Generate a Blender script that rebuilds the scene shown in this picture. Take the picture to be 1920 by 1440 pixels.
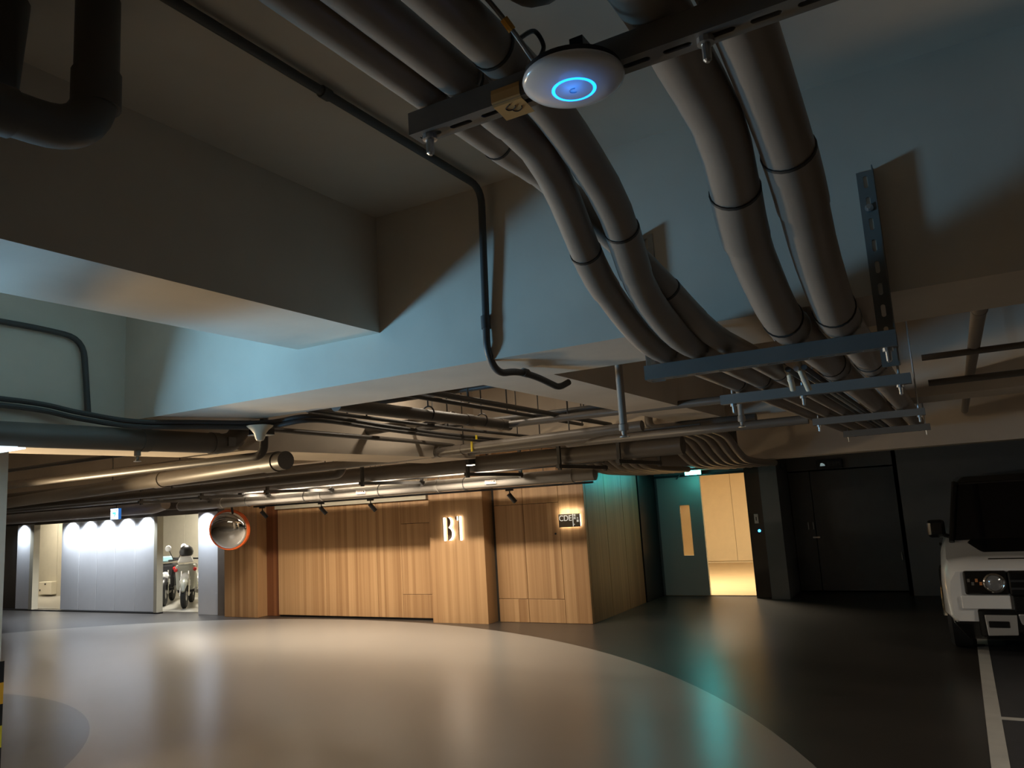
import bpy, bmesh, math, random
from mathutils import Vector, Matrix
random.seed(7)
for o in list(bpy.data.objects): bpy.data.objects.remove(o)
S = bpy.context.scene
COL = S.collection
PI = math.pi

# ------------------------------------------------------------------ camera
cam = bpy.data.cameras.new('camera'); cam_o = bpy.data.objects.new('camera', cam); COL.objects.link(cam_o)
cam.sensor_fit = 'HORIZONTAL'; cam.sensor_width = 36.0; cam.lens = 1443.0/1920*36; cam.clip_start = 0.02; cam.clip_end = 200
yaw, pitch, roll = (math.radians(a) for a in (-29.412, 8.818, -3.5136))
fw = Vector((math.sin(yaw)*math.cos(pitch), math.cos(yaw)*math.cos(pitch), math.sin(pitch)))
r0 = Vector((math.cos(yaw), -math.sin(yaw), 0)); u0 = r0.cross(fw)
rt = math.cos(roll)*r0 + math.sin(roll)*u0; up = -math.sin(roll)*r0 + math.cos(roll)*u0
cam_o.matrix_world = Matrix(((rt.x, up.x, -fw.x, 0), (rt.y, up.y, -fw.y, 0), (rt.z, up.z, -fw.z, 1.75), (0, 0, 0, 1)))
S.camera = cam_o
# ------------------------------------------------------------------ world, exposure
w = bpy.data.worlds.new('world'); S.world = w; w.use_nodes = True
w.node_tree.nodes['Background'].inputs[0].default_value = (0.05, 0.05, 0.055, 1)
w.node_tree.nodes['Background'].inputs[1].default_value = 0.05
S.view_settings.view_transform = 'Standard'; S.view_settings.look = 'None'; S.view_settings.gamma = 1
S.view_settings.use_curve_mapping = False
S.view_settings.exposure = 0.6
LIGHT_K = 1.0
COOL = (0.72, 0.88, 1.0); NEUT = (1.0, 0.86, 0.68); WARM = (1.0, 0.76, 0.46)

# ------------------------------------------------------------------ materials
MATS = {}
def mat(name, col, rough=0.5, metal=0.0, noise=0.0, nscale=6.0, bump=0.0, bscale=40.0, emit=None, estr=0.0, coat=0.0, stretch=None, spec=0.5, rnoise=0.0):
    if name in MATS: return MATS[name]
    m = bpy.data.materials.new(name); m.use_nodes = True; nt = m.node_tree; b = nt.nodes['Principled BSDF']
    b.inputs['Base Color'].default_value = (*col, 1); b.inputs['Roughness'].default_value = rough; b.inputs['Metallic'].default_value = metal
    b.inputs['Specular IOR Level'].default_value = spec
    if coat: b.inputs['Coat Weight'].default_value = coat; b.inputs['Coat Roughness'].default_value = 0.03
    tc = nt.nodes.new('ShaderNodeTexCoord'); mp = nt.nodes.new('ShaderNodeMapping'); nt.links.new(tc.outputs['Object'], mp.inputs[0])
    if stretch: mp.inputs['Scale'].default_value = stretch
    if noise:
        n = nt.nodes.new('ShaderNodeTexNoise'); n.inputs['Scale'].default_value = nscale; n.inputs['Detail'].default_value = 6
        nt.links.new(mp.outputs[0], n.inputs['Vector'])
        r = nt.nodes.new('ShaderNodeValToRGB')
        r.color_ramp.elements[0].position = 0.1; r.color_ramp.elements[1].position = 0.9; noise *= 1.8
        r.color_ramp.elements[0].color = (*[c*(1-noise) for c in col], 1); r.color_ramp.elements[1].color = (*[min(1, c*(1+noise)) for c in col], 1)
        nt.links.new(n.outputs['Fac'], r.inputs[0]); nt.links.new(r.outputs[0], b.inputs['Base Color'])
        if rnoise:
            mr = nt.nodes.new('ShaderNodeMapRange'); mr.inputs['To Min'].default_value = max(0.02, rough-rnoise); mr.inputs['To Max'].default_value = rough+rnoise
            nt.links.new(n.outputs['Fac'], mr.inputs['Value']); nt.links.new(mr.outputs[0], b.inputs['Roughness'])
    if bump:
        n2 = nt.nodes.new('ShaderNodeTexNoise'); n2.inputs['Scale'].default_value = bscale; n2.inputs['Detail'].default_value = 3
        nt.links.new(mp.outputs[0], n2.inputs['Vector'])
        bp = nt.nodes.new('ShaderNodeBump'); bp.inputs['Strength'].default_value = bump; bp.inputs['Distance'].default_value = 0.02
        nt.links.new(n2.outputs['Fac'], bp.inputs['Height']); nt.links.new(bp.outputs[0], b.inputs['Normal'])
    if emit:
        b.inputs['Emission Color'].default_value = (*emit, 1); b.inputs['Emission Strength'].default_value = estr
    MATS[name] = m
    return m

def wood_mat(name, dark, mid, light, axis='X', rough=0.45):
    m = bpy.data.materials.new(name); m.use_nodes = True; nt = m.node_tree; b = nt.nodes['Principled BSDF']
    tc = nt.nodes.new('ShaderNodeTexCoord'); oi = nt.nodes.new('ShaderNodeObjectInfo')
    mp = nt.nodes.new('ShaderNodeMapping'); mp.inputs['Scale'].default_value = (14, 1, 0.12) if axis == 'X' else (1, 14, 0.12)
    ad = nt.nodes.new('ShaderNodeVectorMath'); ad.operation = 'ADD'
    nt.links.new(tc.outputs['Object'], ad.inputs[0])
    cm = nt.nodes.new('ShaderNodeCombineXYZ'); mu = nt.nodes.new('ShaderNodeMath'); mu.operation = 'MULTIPLY'; mu.inputs[1].default_value = 7.3
    nt.links.new(oi.outputs['Random'], mu.inputs[0])
    for k in range(3): nt.links.new(mu.outputs[0], cm.inputs[k])
    nt.links.new(cm.outputs[0], ad.inputs[1]); nt.links.new(ad.outputs[0], mp.inputs[0])
    n = nt.nodes.new('ShaderNodeTexNoise'); n.inputs['Scale'].default_value = 1.6; n.inputs['Detail'].default_value = 4; n.inputs['Roughness'].default_value = 0.65
    nt.links.new(mp.outputs[0], n.inputs['Vector'])
    # veneer leaves: flat tone steps across the panel
    mp2 = nt.nodes.new('ShaderNodeMapping'); mp2.inputs['Scale'].default_value = (14, 0.01, 0.01) if axis == 'X' else (0.01, 14, 0.01)
    nt.links.new(ad.outputs[0], mp2.inputs[0])
    v = nt.nodes.new('ShaderNodeTexWhiteNoise'); v.noise_dimensions = '3D'
    fl = nt.nodes.new('ShaderNodeVectorMath'); fl.operation = 'FLOOR'; nt.links.new(mp2.outputs[0], fl.inputs[0]); nt.links.new(fl.outputs[0], v.inputs['Vector'])
    mx = nt.nodes.new('ShaderNodeMath'); mx.operation = 'MULTIPLY_ADD'; mx.inputs[1].default_value = 0.30; nt.links.new(v.outputs['Value'], mx.inputs[0])
    ms = nt.nodes.new('ShaderNodeMath'); ms.operation = 'MULTIPLY'; ms.inputs[1].default_value = 0.70; nt.links.new(n.outputs['Fac'], ms.inputs[0]); nt.links.new(ms.outputs[0], mx.inputs[2])
    r = nt.nodes.new('ShaderNodeValToRGB'); e = r.color_ramp.elements
    e[0].position = 0.22; e[0].color = (*dark, 1); e[1].position = 0.8; e[1].color = (*light, 1)
    k = e.new(0.5); k.color = (*mid, 1)
    nt.links.new(mx.outputs[0], r.inputs[0]); nt.links.new(r.outputs[0], b.inputs['Base Color']); b.inputs['Roughness'].default_value = rough
    MATS[name] = m; return m

M_CONC = mat('painted_concrete', (0.70, 0.605, 0.495), 0.75, noise=0.10, nscale=1.6, bump=0.12, bscale=9)
M_PIPE = mat('painted_pipe', (0.32, 0.27, 0.225), 0.42, noise=0.06, nscale=5, bump=0.03, bscale=25)
M_JOINT = mat('pipe_joint_line', (0.05, 0.045, 0.04), 0.6)
M_PIPE_D = mat('dark_pipe', (0.10, 0.09, 0.08), 0.45, noise=0.08)
M_DUCTP = mat('grey_pipe', (0.15, 0.13, 0.11), 0.42, noise=0.06)
M_MAIN = mat('main_pipe_lit', (0.27, 0.245, 0.215), 0.42, noise=0.06)  # lighter copy of the grey pipe, light on this run put into colour
M_STEEL = mat('painted_strut', (0.18, 0.168, 0.152), 0.5, noise=0.05)
M_GALV = mat('galvanised_steel', (0.55, 0.55, 0.54), 0.32, 0.85, noise=0.1, nscale=30)
M_CONDUIT = mat('grey_conduit', (0.07, 0.066, 0.062), 0.5)
M_BLACK = mat('black_plastic', (0.012, 0.012, 0.013), 0.35)
M_BLKMET = mat('black_metal', (0.02, 0.02, 0.021), 0.4)
M_WHITE = mat('white_plastic', (0.85, 0.85, 0.86), 0.22, coat=0.4)
M_CREAM = mat('cream_plastic', (0.72, 0.66, 0.52), 0.5)
M_CREAMW = mat('cream_wall', (0.50, 0.46, 0.36), 0.65, noise=0.04)
M_LOBBY = mat('lobby_wall', (0.66, 0.53, 0.33), 0.55, noise=0.03)
M_LOBBYF = mat('lobby_floor', (0.52, 0.38, 0.21), 0.35, noise=0.12, nscale=2.5, stretch=(1, 5, 1))
M_PANELW = mat('white_panel', (0.66, 0.67, 0.70), 0.45, noise=0.02)
M_DARKW = mat('dark_wall', (0.20, 0.20, 0.20), 0.6, noise=0.1, nscale=2)
M_DOORD = mat('dark_door', (0.10, 0.10, 0.096), 0.42, noise=0.08)
M_MARBLE = mat('black_marble', (0.012, 0.012, 0.012), 0.18, noise=0.6, nscale=5, coat=0.3)
M_DOORG = mat('grey_door', (0.52, 0.53, 0.50), 0.5)
M_BROWN = mat('brown_soffit', (0.16, 0.13, 0.105), 0.7, noise=0.08)
M_DARKBACK = mat('dark_backing', (0.03, 0.025, 0.02), 0.7)
M_WOOD = wood_mat('striped_wood', (0.28, 0.145, 0.06), (0.42, 0.245, 0.115), (0.54, 0.335, 0.165))
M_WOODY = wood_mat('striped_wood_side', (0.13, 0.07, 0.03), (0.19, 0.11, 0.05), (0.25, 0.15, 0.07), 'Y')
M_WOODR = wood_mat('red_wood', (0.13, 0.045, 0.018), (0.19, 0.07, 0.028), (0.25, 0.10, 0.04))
M_FLOORD = mat('dark_epoxy', (0.045, 0.039, 0.034), 0.33, noise=0.2, nscale=1.3)
M_FLOORL = mat('light_epoxy', (0.265, 0.248, 0.225), 0.30, noise=0.04, nscale=0.7, spec=0.35)
M_FLOORC = mat('grey_epoxy_disc', (0.11, 0.11, 0.108), 0.28, noise=0.15, nscale=1.2)
M_FLOORB = mat('bay_epoxy', (0.06, 0.06, 0.066), 0.4, noise=0.1)
M_LINE = mat('white_line_paint', (0.62, 0.60, 0.56), 0.5, noise=0.08)
M_ORANGE = mat('orange_rim', (0.75, 0.14, 0.03), 0.35)
M_MIRROR = mat('mirror_glass', (0.86, 0.86, 0.85), 0.03, 1.0)
M_YELLOW = mat('yellow_handle', (0.80, 0.62, 0.04), 0.45)
M_AMBER = mat('amber_reflective', (0.85, 0.40, 0.03), 0.5)
M_TAG = mat('paper_tag', (0.70, 0.62, 0.55), 0.6)
M_INK = mat('ink', (0.03, 0.015, 0.008), 0.7)
M_REDINK = mat('red_brown_ink', (0.22, 0.10, 0.07), 0.7)
M_NOTE = mat('orange_note', (0.72, 0.40, 0.13), 0.7, noise=0.03)
M_GLASSD = mat('dark_glass', (0.004, 0.004, 0.005), 0.08, coat=0.2)
M_CARW = mat('car_white', (0.80, 0.79, 0.77), 0.28, coat=0.7)
M_CARB = mat('car_black', (0.006, 0.006, 0.006), 0.16, coat=0.4)
M_TYRE = mat('tyre_rubber', (0.012, 0.012, 0.012), 0.75)
M_SILVER = mat('silver_plate', (0.55, 0.53, 0.50), 0.35, 0.6)
M_CHROME = mat('chrome', (0.75, 0.74, 0.72), 0.12, 1.0)
M_LAMP = mat('headlamp_lens', (0.25, 0.25, 0.25), 0.1, 0.3, coat=0.5)
M_COPPER = mat('amber_lens', (0.55, 0.22, 0.08), 0.3)
M_RED = mat('red_lens', (0.55, 0.02, 0.02), 0.3)
M_TEALP = mat('teal_bodywork', (0.25, 0.45, 0.50), 0.3, coat=0.5)
M_GREYP = mat('grey_bodywork', (0.35, 0.36, 0.31), 0.35, coat=0.3)
M_WHITEB = mat('white_bodywork', (0.80, 0.80, 0.78), 0.3, coat=0.5)
M_LED = mat('led_cool', (1, 1, 1), 0.4, emit=(0.80, 0.92, 1.0), estr=9.0)
M_LEDN = mat('led_neutral', (1, 1, 1), 0.4, emit=(1.0, 0.86, 0.66), estr=18.0)
M_LEDD = mat('led_dimmed', (1, 1, 1), 0.4, emit=(1.0, 0.82, 0.6), estr=6.0)
M_LEDP2 = mat('led_faint', (1, 1, 1), 0.4, emit=(1.0, 0.82, 0.6), estr=2.5)
M_LEDM = mat('led_warm_side', (1, 1, 1), 0.4, emit=(1.0, 0.72, 0.44), estr=34.0)
M_LEDP = mat('led_panel_cool', (1, 1, 1), 0.4, emit=(0.80, 0.92, 1.0), estr=1.6)
M_LETTER = mat('halo_letter_light', (1, 1, 1), 0.4, emit=(1.0, 0.90, 0.72), estr=6.0)
M_FACE = mat('letter_face', (0.20, 0.13, 0.09), 0.4)
M_BLUE = mat('blue_led_ring', (0.1, 0.3, 0.8), 0.4, emit=(0.006, 0.20, 1.0), estr=3.0)
M_BLUED = mat('blue_led_dot', (0.1, 0.3, 0.8), 0.4, emit=(0.05, 0.40, 1.0), estr=4.0)
M_EXIT = mat('exit_green', (0.2, 0.8, 0.7), 0.4, emit=(0.12, 0.95, 0.85), estr=34.0)
M_EXITB = mat('exit_white', (0.9, 0.95, 1), 0.4, emit=(0.75, 0.93, 1.0), estr=3.0)
M_EXITT = mat('exit_teal', (0.2, 0.6, 0.65), 0.4, emit=(0.08, 0.55, 0.60), estr=1.5)
M_SIGNB = mat('blue_sign_edge', (0.05, 0.20, 0.55), 0.4, emit=(0.02, 0.14, 0.50), estr=0.6)
M_SIGNG = mat('sign_grey', (0.19, 0.16, 0.12), 0.5)
M_DIMW = mat('dim_sign_white', (0.5, 0.6, 0.6), 0.4, emit=(0.6, 0.8, 0.8), estr=0.18)  # faint glow put into the icon, the sign itself is unlit
M_GREYTXT = mat('dim_sign_text', (0.10, 0.10, 0.10), 0.5)

# ------------------------------------------------------------------ mesh helpers
class MB:
    def __init__(s): s.v = []; s.f = []
    def add(s, vs, fs):
        o = len(s.v); s.v += [tuple(p) for p in vs]; s.f += [tuple(i+o for i in f) for f in fs]; return s
    def box(s, x0, x1, y0, y1, z0, z1):
        return s.add([(x0,y0,z0),(x1,y0,z0),(x1,y1,z0),(x0,y1,z0),(x0,y0,z1),(x1,y0,z1),(x1,y1,z1),(x0,y1,z1)],
                     [(3,2,1,0),(4,5,6,7),(0,1,5,4),(1,2,6,5),(2,3,7,6),(3,0,4,7)])
    def hexa(s, p):   # 8 points, bottom 4 ccw then top 4
        return s.add(p, [(3,2,1,0),(4,5,6,7),(0,1,5,4),(1,2,6,5),(2,3,7,6),(3,0,4,7)])
    def tube(s, pts, r, n=14, cap=True):
        pts = [Vector(p) for p in pts]; rs = r if isinstance(r, (list, tuple)) else [r]*len(pts)
        t = [(pts[min(i+1, len(pts)-1)] - pts[max(i-1, 0)]).normalized() for i in range(len(pts))]
        a = Vector((0,0,1)) if abs(t[0].z) < 0.9 else Vector((1,0,0)); nrm = (a - a.dot(t[0])*t[0]).normalized()
        vs = []; fs = []
        for i, p in enumerate(pts):
            nrm = (nrm - nrm.dot(t[i])*t[i]).normalized(); bn = t[i].cross(nrm)
            for k in range(n):
                an = 2*PI*k/n; vs.append(p + rs[i]*(math.cos(an)*nrm + math.sin(an)*bn))
        for i in range(len(pts)-1):
            for k in range(n):
                k2 = (k+1) % n; fs.append((i*n+k, i*n+k2, (i+1)*n+k2, (i+1)*n+k))
        if cap:
            fs.append(tuple(range(n-1, -1, -1))); fs.append(tuple((len(pts)-1)*n+k for k in range(n)))
        return s.add(vs, fs)
    def lathe(s, prof, c=(0,0,0), axis='Z', n=28):   # prof: (radius, height) list
        vs = []; fs = []; c = Vector(c)
        for (r, h) in prof:
            for k in range(n):
                a = 2*PI*k/n; p = Vector((r*math.cos(a), r*math.sin(a), h))
                if axis == 'Y': p = Vector((p.x, p.z, p.y))
                if axis == 'X': p = Vector((p.z, p.x, p.y))
                vs.append(c+p)
        for i in range(len(prof)-1):
            for k in range(n):
                k2 = (k+1) % n; f = (i*n+k, i*n+k2, (i+1)*n+k2, (i+1)*n+k)
                fs.append(f if axis != 'Y' else f[::-1])
        fs.append(tuple(range(n))); fs.append(tuple((len(prof)-1)*n+k for k in range(n)))
        return s.add(vs, fs)
    def prism(s, poly, a0, a1, plane='XZ'):
        n = len(poly)
        def P(q, a): return (q[0], a, q[1]) if plane == 'XZ' else ((a, q[0], q[1]) if plane == 'YZ' else (q[0], q[1], a))
        return s.add([P(q, a0) for q in poly] + [P(q, a1) for q in poly],
              [tuple(range(n)), tuple(range(2*n-1, n-1, -1))] + [(i, n+i, n+(i+1) % n, (i+1) % n) for i in range(n)])
    def slot_plate(s, o, ux, uy, uz, L, W, T, pitch, sl, sw, off=0.0):   # plate with a row of stadium slots
        o = Vector(o); ux, uy, uz = Vector(ux), Vector(uy), Vector(uz)
        n = max(1, int(L/pitch)); p = L/n; K = 20
        for c in range(n):
            cx = (c+.5)*p; hole = []; rim = []
            for k in range(K):
                a = 2*PI*(k+.5)/K; hx = sw/2*math.cos(a) + (sl-sw)/2*(1 if math.cos(a) > 0 else -1); hy = sw/2*math.sin(a)
                q = max(abs(hx)/(p/2), abs(hy)/(W/2)); hole.append((cx+hx, W/2+hy+off)); rim.append((cx+hx/q, W/2+hy/q))
            # snap rim corners
            for sx in (-1, 1):
                for sy in (-1, 1):
                    tx, ty = cx+sx*p/2, W/2+sy*W/2
                    j = min(range(K), key=lambda i: (rim[i][0]-tx)**2+(rim[i][1]-ty)**2); rim[j] = (tx, ty)
            base = len(s.v)
            for lay in (0, T):
                for (x, y) in hole+rim: s.v.append(tuple(o+ux*x+uy*y+uz*lay))
            for k in range(K):
                k2 = (k+1) % K
                s.f += [(base+k, base+k2, base+K+k2, base+K+k), (base+2*K+k, base+3*K+k, base+3*K+k2, base+2*K+k2),
                        (base+k2, base+k, base+2*K+k, base+2*K+k2), (base+K+k, base+K+k2, base+3*K+k2, base+3*K+k)]
        return s

WL = {}
def mk(name, mb, m, parent=None, smooth=False, local=False, bevel=0.0, label=None, cat=None, group=None, kind=None):
    vs = [Vector(p) for p in mb.v]
    lo = Vector((min(p.x for p in vs), min(p.y for p in vs), min(p.z for p in vs))); hi = Vector((max(p.x for p in vs), max(p.y for p in vs), max(p.z for p in vs)))
    base = Vector(((lo.x+hi.x)/2, (lo.y+hi.y)/2, lo.z))
    me = bpy.data.meshes.new(name); me.from_pydata([tuple(p-base) for p in vs], [], mb.f); me.update()
    bm = bmesh.new(); bm.from_mesh(me)
    bmesh.ops.recalc_face_normals(bm, faces=bm.faces)
    if bevel:
        bmesh.ops.remove_doubles(bm, verts=bm.verts, dist=1e-5)
        bmesh.ops.bevel(bm, geom=[e for e in bm.edges if len(e.link_faces) == 2 and e.calc_face_angle(0) > 0.5], offset=bevel, segments=2, profile=0.5, affect='EDGES', clamp_overlap=True)
    bm.to_mesh(me); bm.free()
    if smooth:
        for p in me.polygons: p.use_smooth = True
        try: me.set_sharp_from_angle(angle=math.radians(38))
        except Exception: pass
    me.materials.append(m if not isinstance(m, str) else MATS[m])
    o = bpy.data.objects.new(name, me); COL.objects.link(o)
    pw = Vector((0,0,0)) if (parent is None or local) else WL[parent.name]
    o.location = base - pw; WL[o.name] = base if not local else base
    if parent: o.parent = parent
    meta(o, label, cat, group, kind)
    return o
def meta(o, label=None, cat=None, group=None, kind=None):
    if label: o['label'] = label
    if cat: o['category'] = cat
    if group: o['group'] = group
    if kind: o['kind'] = kind
def empty(name, loc, rz=0, label=None, cat=None, group=None, kind=None):
    o = bpy.data.objects.new(name, None); COL.objects.link(o); o.location = loc; o.rotation_euler = (0, 0, rz); o.empty_display_size = 0.1
    WL[o.name] = Vector(loc); meta(o, label, cat, group, kind); return o
def struct(name, mb, m, parent=None, **k): return mk(name, mb, m, parent, kind=None if parent else 'structure', **k)
def B(*a): return MB().box(*a)
def bez(pts, n=8):   # Catmull-Rom through points
    pts = [Vector(p) for p in pts]; out = []
    for i in range(len(pts)-1):
        p0 = pts[max(i-1, 0)]; p1 = pts[i]; p2 = pts[i+1]; p3 = pts[min(i+2, len(pts)-1)]
        for k in range(n):
            t = k/n; out.append(0.5*((2*p1)+(p2-p0)*t+(2*p0-5*p1+4*p2-p3)*t*t+(3*p1-p0-3*p2+p3)*t**3))
    return out+[pts[-1]]
def fillet(pts, r, n=6):   # straight runs with rounded elbows
    pts = [Vector(p) for p in pts]; out = [pts[0]]
    for i in range(1, len(pts)-1):
        a = (pts[i-1]-pts[i]); b = (pts[i+1]-pts[i]); d = min(r, a.length*.49, b.length*.49); p = pts[i]+a.normalized()*d; q = pts[i]+b.normalized()*d
        for k in range(n+1):
            t = k/n; out.append((1-t)**2*p+2*t*(1-t)*pts[i]+t*t*q)
    return out+[pts[-1]]
def spot(name, loc, tgt, energy, col, size=70, blend=0.6, rad=0.03, parent=None):
    l = bpy.data.lights.new(name, 'SPOT'); l.energy = energy*LIGHT_K; l.color = col; l.spot_size = math.radians(size); l.spot_blend = blend; l.shadow_soft_size = rad
    o = bpy.data.objects.new(name, l); COL.objects.link(o); o.location = loc; o.rotation_euler = (Vector(tgt)-Vector(loc)).to_track_quat('-Z', 'Y').to_euler(); return o
def area(name, loc, tgt, energy, col, sx, sy):
    l = bpy.data.lights.new(name, 'AREA'); l.shape = 'RECTANGLE'; l.size = sx; l.size_y = sy; l.energy = energy*LIGHT_K; l.color = col
    o = bpy.data.objects.new(name, l); COL.objects.link(o); o.location = loc; o.rotation_euler = (Vector(tgt)-Vector(loc)).to_track_quat('-Z', 'Y').to_euler(); return o
def point(name, loc, energy, col, rad=0.06):
    l = bpy.data.lights.new(name, 'POINT'); l.energy = energy*LIGHT_K; l.color = col; l.shadow_soft_size = rad
    o = bpy.data.objects.new(name, l); COL.objects.link(o); o.location = loc; return o
def text(name, s, loc, size, m, parent, rot=(PI/2, 0, 0), ext=0.002, align='LEFT', sx=1.0):
    c = bpy.data.curves.new(name, 'FONT'); c.body = s; c.size = size; c.extrude = ext; c.align_x = align
    t = bpy.data.objects.new('tmp', c); COL.objects.link(t); dg = bpy.context.evaluated_depsgraph_get()
    me = bpy.data.meshes.new_from_object(t.evaluated_get(dg)); bpy.data.objects.remove(t)
    me.materials.clear(); me.materials.append(m)
    o = bpy.data.objects.new(name, me); COL.objects.link(o); o.location = Vector(loc) - (WL[parent.name] if parent else Vector((0,0,0))); o.rotation_euler = rot; o.scale = (sx, 1, 1); o.parent = parent
    return o

# ================================================================== SETTING
fl = struct('floor', B(-24, 9, -8, 20.5, -0.2, 0), M_FLOORD)
def disc(rad0, rad1, z, cx=-9.09, cy=0.89, n=160, h=0.002, a0=0, a1=2*PI):
    mb = MB(); vs = []; fs = []
    for k in range(n):
        a = a0+(a1-a0)*k/n
        for r in (rad0, rad1): vs.append((cx+r*math.cos(a), cy+r*math.sin(a), z)); vs.append((cx+r*math.cos(a), cy+r*math.sin(a), z+h))
    for k in range(n):
        b, c = 4*k, 4*((k+1) % n); fs += [(b+1, b+3, c+3, c+1), (b+2, c+2, c+3, b+3), (b, b+1, c+1, c)]
    return mb.add(vs, fs)
mk('painted_ring', disc(4.05, 9.24, 0.0005), M_FLOORL, fl, label='pale epoxy ring of the turning area')
mk('painted_disc', disc(0.01, 4.05, 0.0005), M_FLOORC, fl, label='grey epoxy disc inside the pale ring')
mk('bay_paint', B(0.05, 4.2, 3.0, 13.0, 0.0005, 0.002), M_FLOORB, fl)
mk('bay_line', B(-0.05, 0.05, 3.0, 13.0, 0.0005, 0.004), M_LINE, fl, label='white parking bay line')
mk('bay_line', B(0.05, 4.2, 6.78, 6.85, 0.0005, 0.004), M_LINE, fl, label='thin white cross line of the bay')
ceil = struct('ceiling', B(-24, 9, -8, 20.5, 3.23, 3.45), M_CONC)
beams = dict(a=(-2.96, -2.40, -8, 2.95, 2.63), b=(-4.45, 9, 2.95, 3.55, 2.40), c=(-5.10, -4.45, -8, 7.0, 2.25), d=(-2.18, -1.75, 3.55, 7.0, 2.40),
             e=(-24, 9, 7.0, 7.6, 2.40), f=(-24, -5.10, 2.95, 3.55, 2.55), g=(-2.5, 9, 10.5, 11.0, 2.13), h=(-12.4, -4.9, 10.32, 10.6, 2.16), i=(1.6, 2.1, 3.55, 10.5, 2.4))
for n_, (k, v) in enumerate(beams.items()):
    struct('trim_%d' % (n_+1), B(v[0], v[1], v[2], v[3], v[4], 3.232), M_CONC)
# column under the beam crossing, with its corner guard
colm = struct('wall_column', B(-5.10, -4.45, 1.62, 2.28, 0, 2.25), M_CONC)
g = empty('corner_guard', (-4.44, 2.29, 0), label='black and yellow striped corner guard on the concrete column', cat='guard')
for k in range(10):
    z0 = 0.03+k*0.107; mk('stripe', MB().box(-4.449, -4.437, 2.16, 2.293, z0, z0+0.107).box(-4.58, -4.449, 2.281, 2.293, z0, z0+0.107), M_BLACK if k % 2 else M_YELLOW if k != 8 else M_AMBER, g)

# enclosing shell out of view
struct('wall_left', B(-24.2, -24, -8, 20.5, -0.2, 3.4), M_CONC)
struct('wall_right', B(9, 9.2, -8, 20.5, -0.2, 3.4), M_DARKW)
struct('wall_near', B(-24.2, 9.2, -8.2, -8, -0.2, 3.4), M_CONC)
struct('wall_far', B(-24.2, 9.2, 20.5, 20.7, -0.2, 3.4), M_DARKW)

# ------------------------------------------------ wood wall
ww = struct('wall_wood', B(-12.35, -4.76, 10.34, 10.6, 0, 3.23), M_DARKBACK)
def panel(x0, x1, y0, z0, z1, m=M_WOOD, par=ww, name='panel', g_=0.003): return mk(name, B(x0+g_, x1-g_, y0, 10.36 if y0 < 10.34 else y0+0.03, z0+g_, z1-g_), m, par, bevel=0.002)
panel(-12.10, -11.22, 10.08, 0.0, 2.9)
panel(-11.22, -10.88, 10.30, 0.0, 2.9, M_WOODR)
for x in (-10.88, -9.73, -8.58): panel(x, x+1.15 if x < -8.6 else -8.06, 10.26, 0.03, 1.90)
panel(-8.06, -7.42, 10.26, 0.40, 1.53); panel(-8.06, -7.42, 10.26, 1.53, 1.90); panel(-8.06, -7.42, 10.26, 0.03, 0.40)
mk('panel', B(-7.33, -6.32, 10.06, 10.36, 0.0, 2.9), M_WOOD, ww, bevel=0.002)
for (x0, x1) in ((-6.25, -5.74), (-5.74, -5.14)):
    for (z0, z1) in ((0, 0.34), (0.34, 1.73), (1.73, 2.9)): panel(x0, x1, 10.28, z0, z1)
panel(-5.14, -4.72, 10.28, 0, 2.9)
mk('cream_fascia', B(-10.85, -7.45, 10.16, 10.34, 1.905, 2.16), M_CREAMW, ww)
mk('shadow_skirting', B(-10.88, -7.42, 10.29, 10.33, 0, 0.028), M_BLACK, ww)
# side return, teal lit
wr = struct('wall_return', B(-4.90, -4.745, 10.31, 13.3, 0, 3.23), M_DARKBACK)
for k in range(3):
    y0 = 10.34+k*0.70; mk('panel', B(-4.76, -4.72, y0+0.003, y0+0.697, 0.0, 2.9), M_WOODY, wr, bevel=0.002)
mk('black_frame', B(-4.76, -4.70, 12.45, 13.28, 0, 2.6), M_BLACK, wr)
# ------------------------------------------------ lobby front
wl = struct('wall_lobby', MB().box(-4.9, -2.5, 13.30, 13.45, 2.06, 3.23).box(-4.9, -4.66, 13.30, 13.45, 0, 2.06).box(-3.08, -2.6, 13.30, 13.45, 0, 2.06), M_DARKW)
struct('trim_20', B(-4.72, -2.45, 12.75, 13.30, 2.12, 2.42), M_BROWN)
d1 = struct('door_1', MB().box(-4.66, -4.28, 13.28, 13.34, 0.01, 2.03).box(-4.10, -3.88, 13.28, 13.34, 0.01, 2.03).box(-4.28, -4.10, 13.28, 13.34, 0.01, 0.68).box(-4.28, -4.10, 13.28, 13.34, 1.54, 2.03), M_DOORG)
m_gl = mat('lit_frosted_pane', (0.75, 0.62, 0.42), 0.4); MATS['lit_frosted_pane'].node_tree.nodes['Principled BSDF'].inputs['Transmission Weight'].default_value = 0.85
mk('pane', B(-4.28, -4.10, 13.305, 13.315, 0.68, 1.54), m_gl, d1)
mk('door_frame', MB().box(-4.70, -3.05, 13.27, 13.46, 2.03, 2.07).box(-3.10, -3.06, 13.27, 13.46, 0, 2.03), M_BLKMET, d1)
mk('closer_arm', MB().tube([(-4.28, 13.27, 2.0), (-4.2, 13.2, 2.06)], 0.012), M_GALV, d1)
lob = struct('wall_lobby_back', MB().box(-8.0, -2.75, 19.2, 19.3, 0, 2.7), M_LOBBY)
for k in range(5): mk('panel', B(-8.0+k*1.05+0.004, -6.95+k*1.05-0.004, 19.17, 19.2, 0.06, 2.7), M_LOBBY, lob)
struct('wall_lobby_left', B(-8.1, -8.0, 13.45, 19.3, 0, 2.7), M_LOBBY)
struct('wall_lobby_right', B(-2.75, -2.65, 13.45, 19.3, 0, 2.7), M_LOBBY)
struct('ceiling_lobby', B(-8.1, -2.65, 13.45, 19.3, 2.7, 2.8), M_LOBBY)
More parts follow.
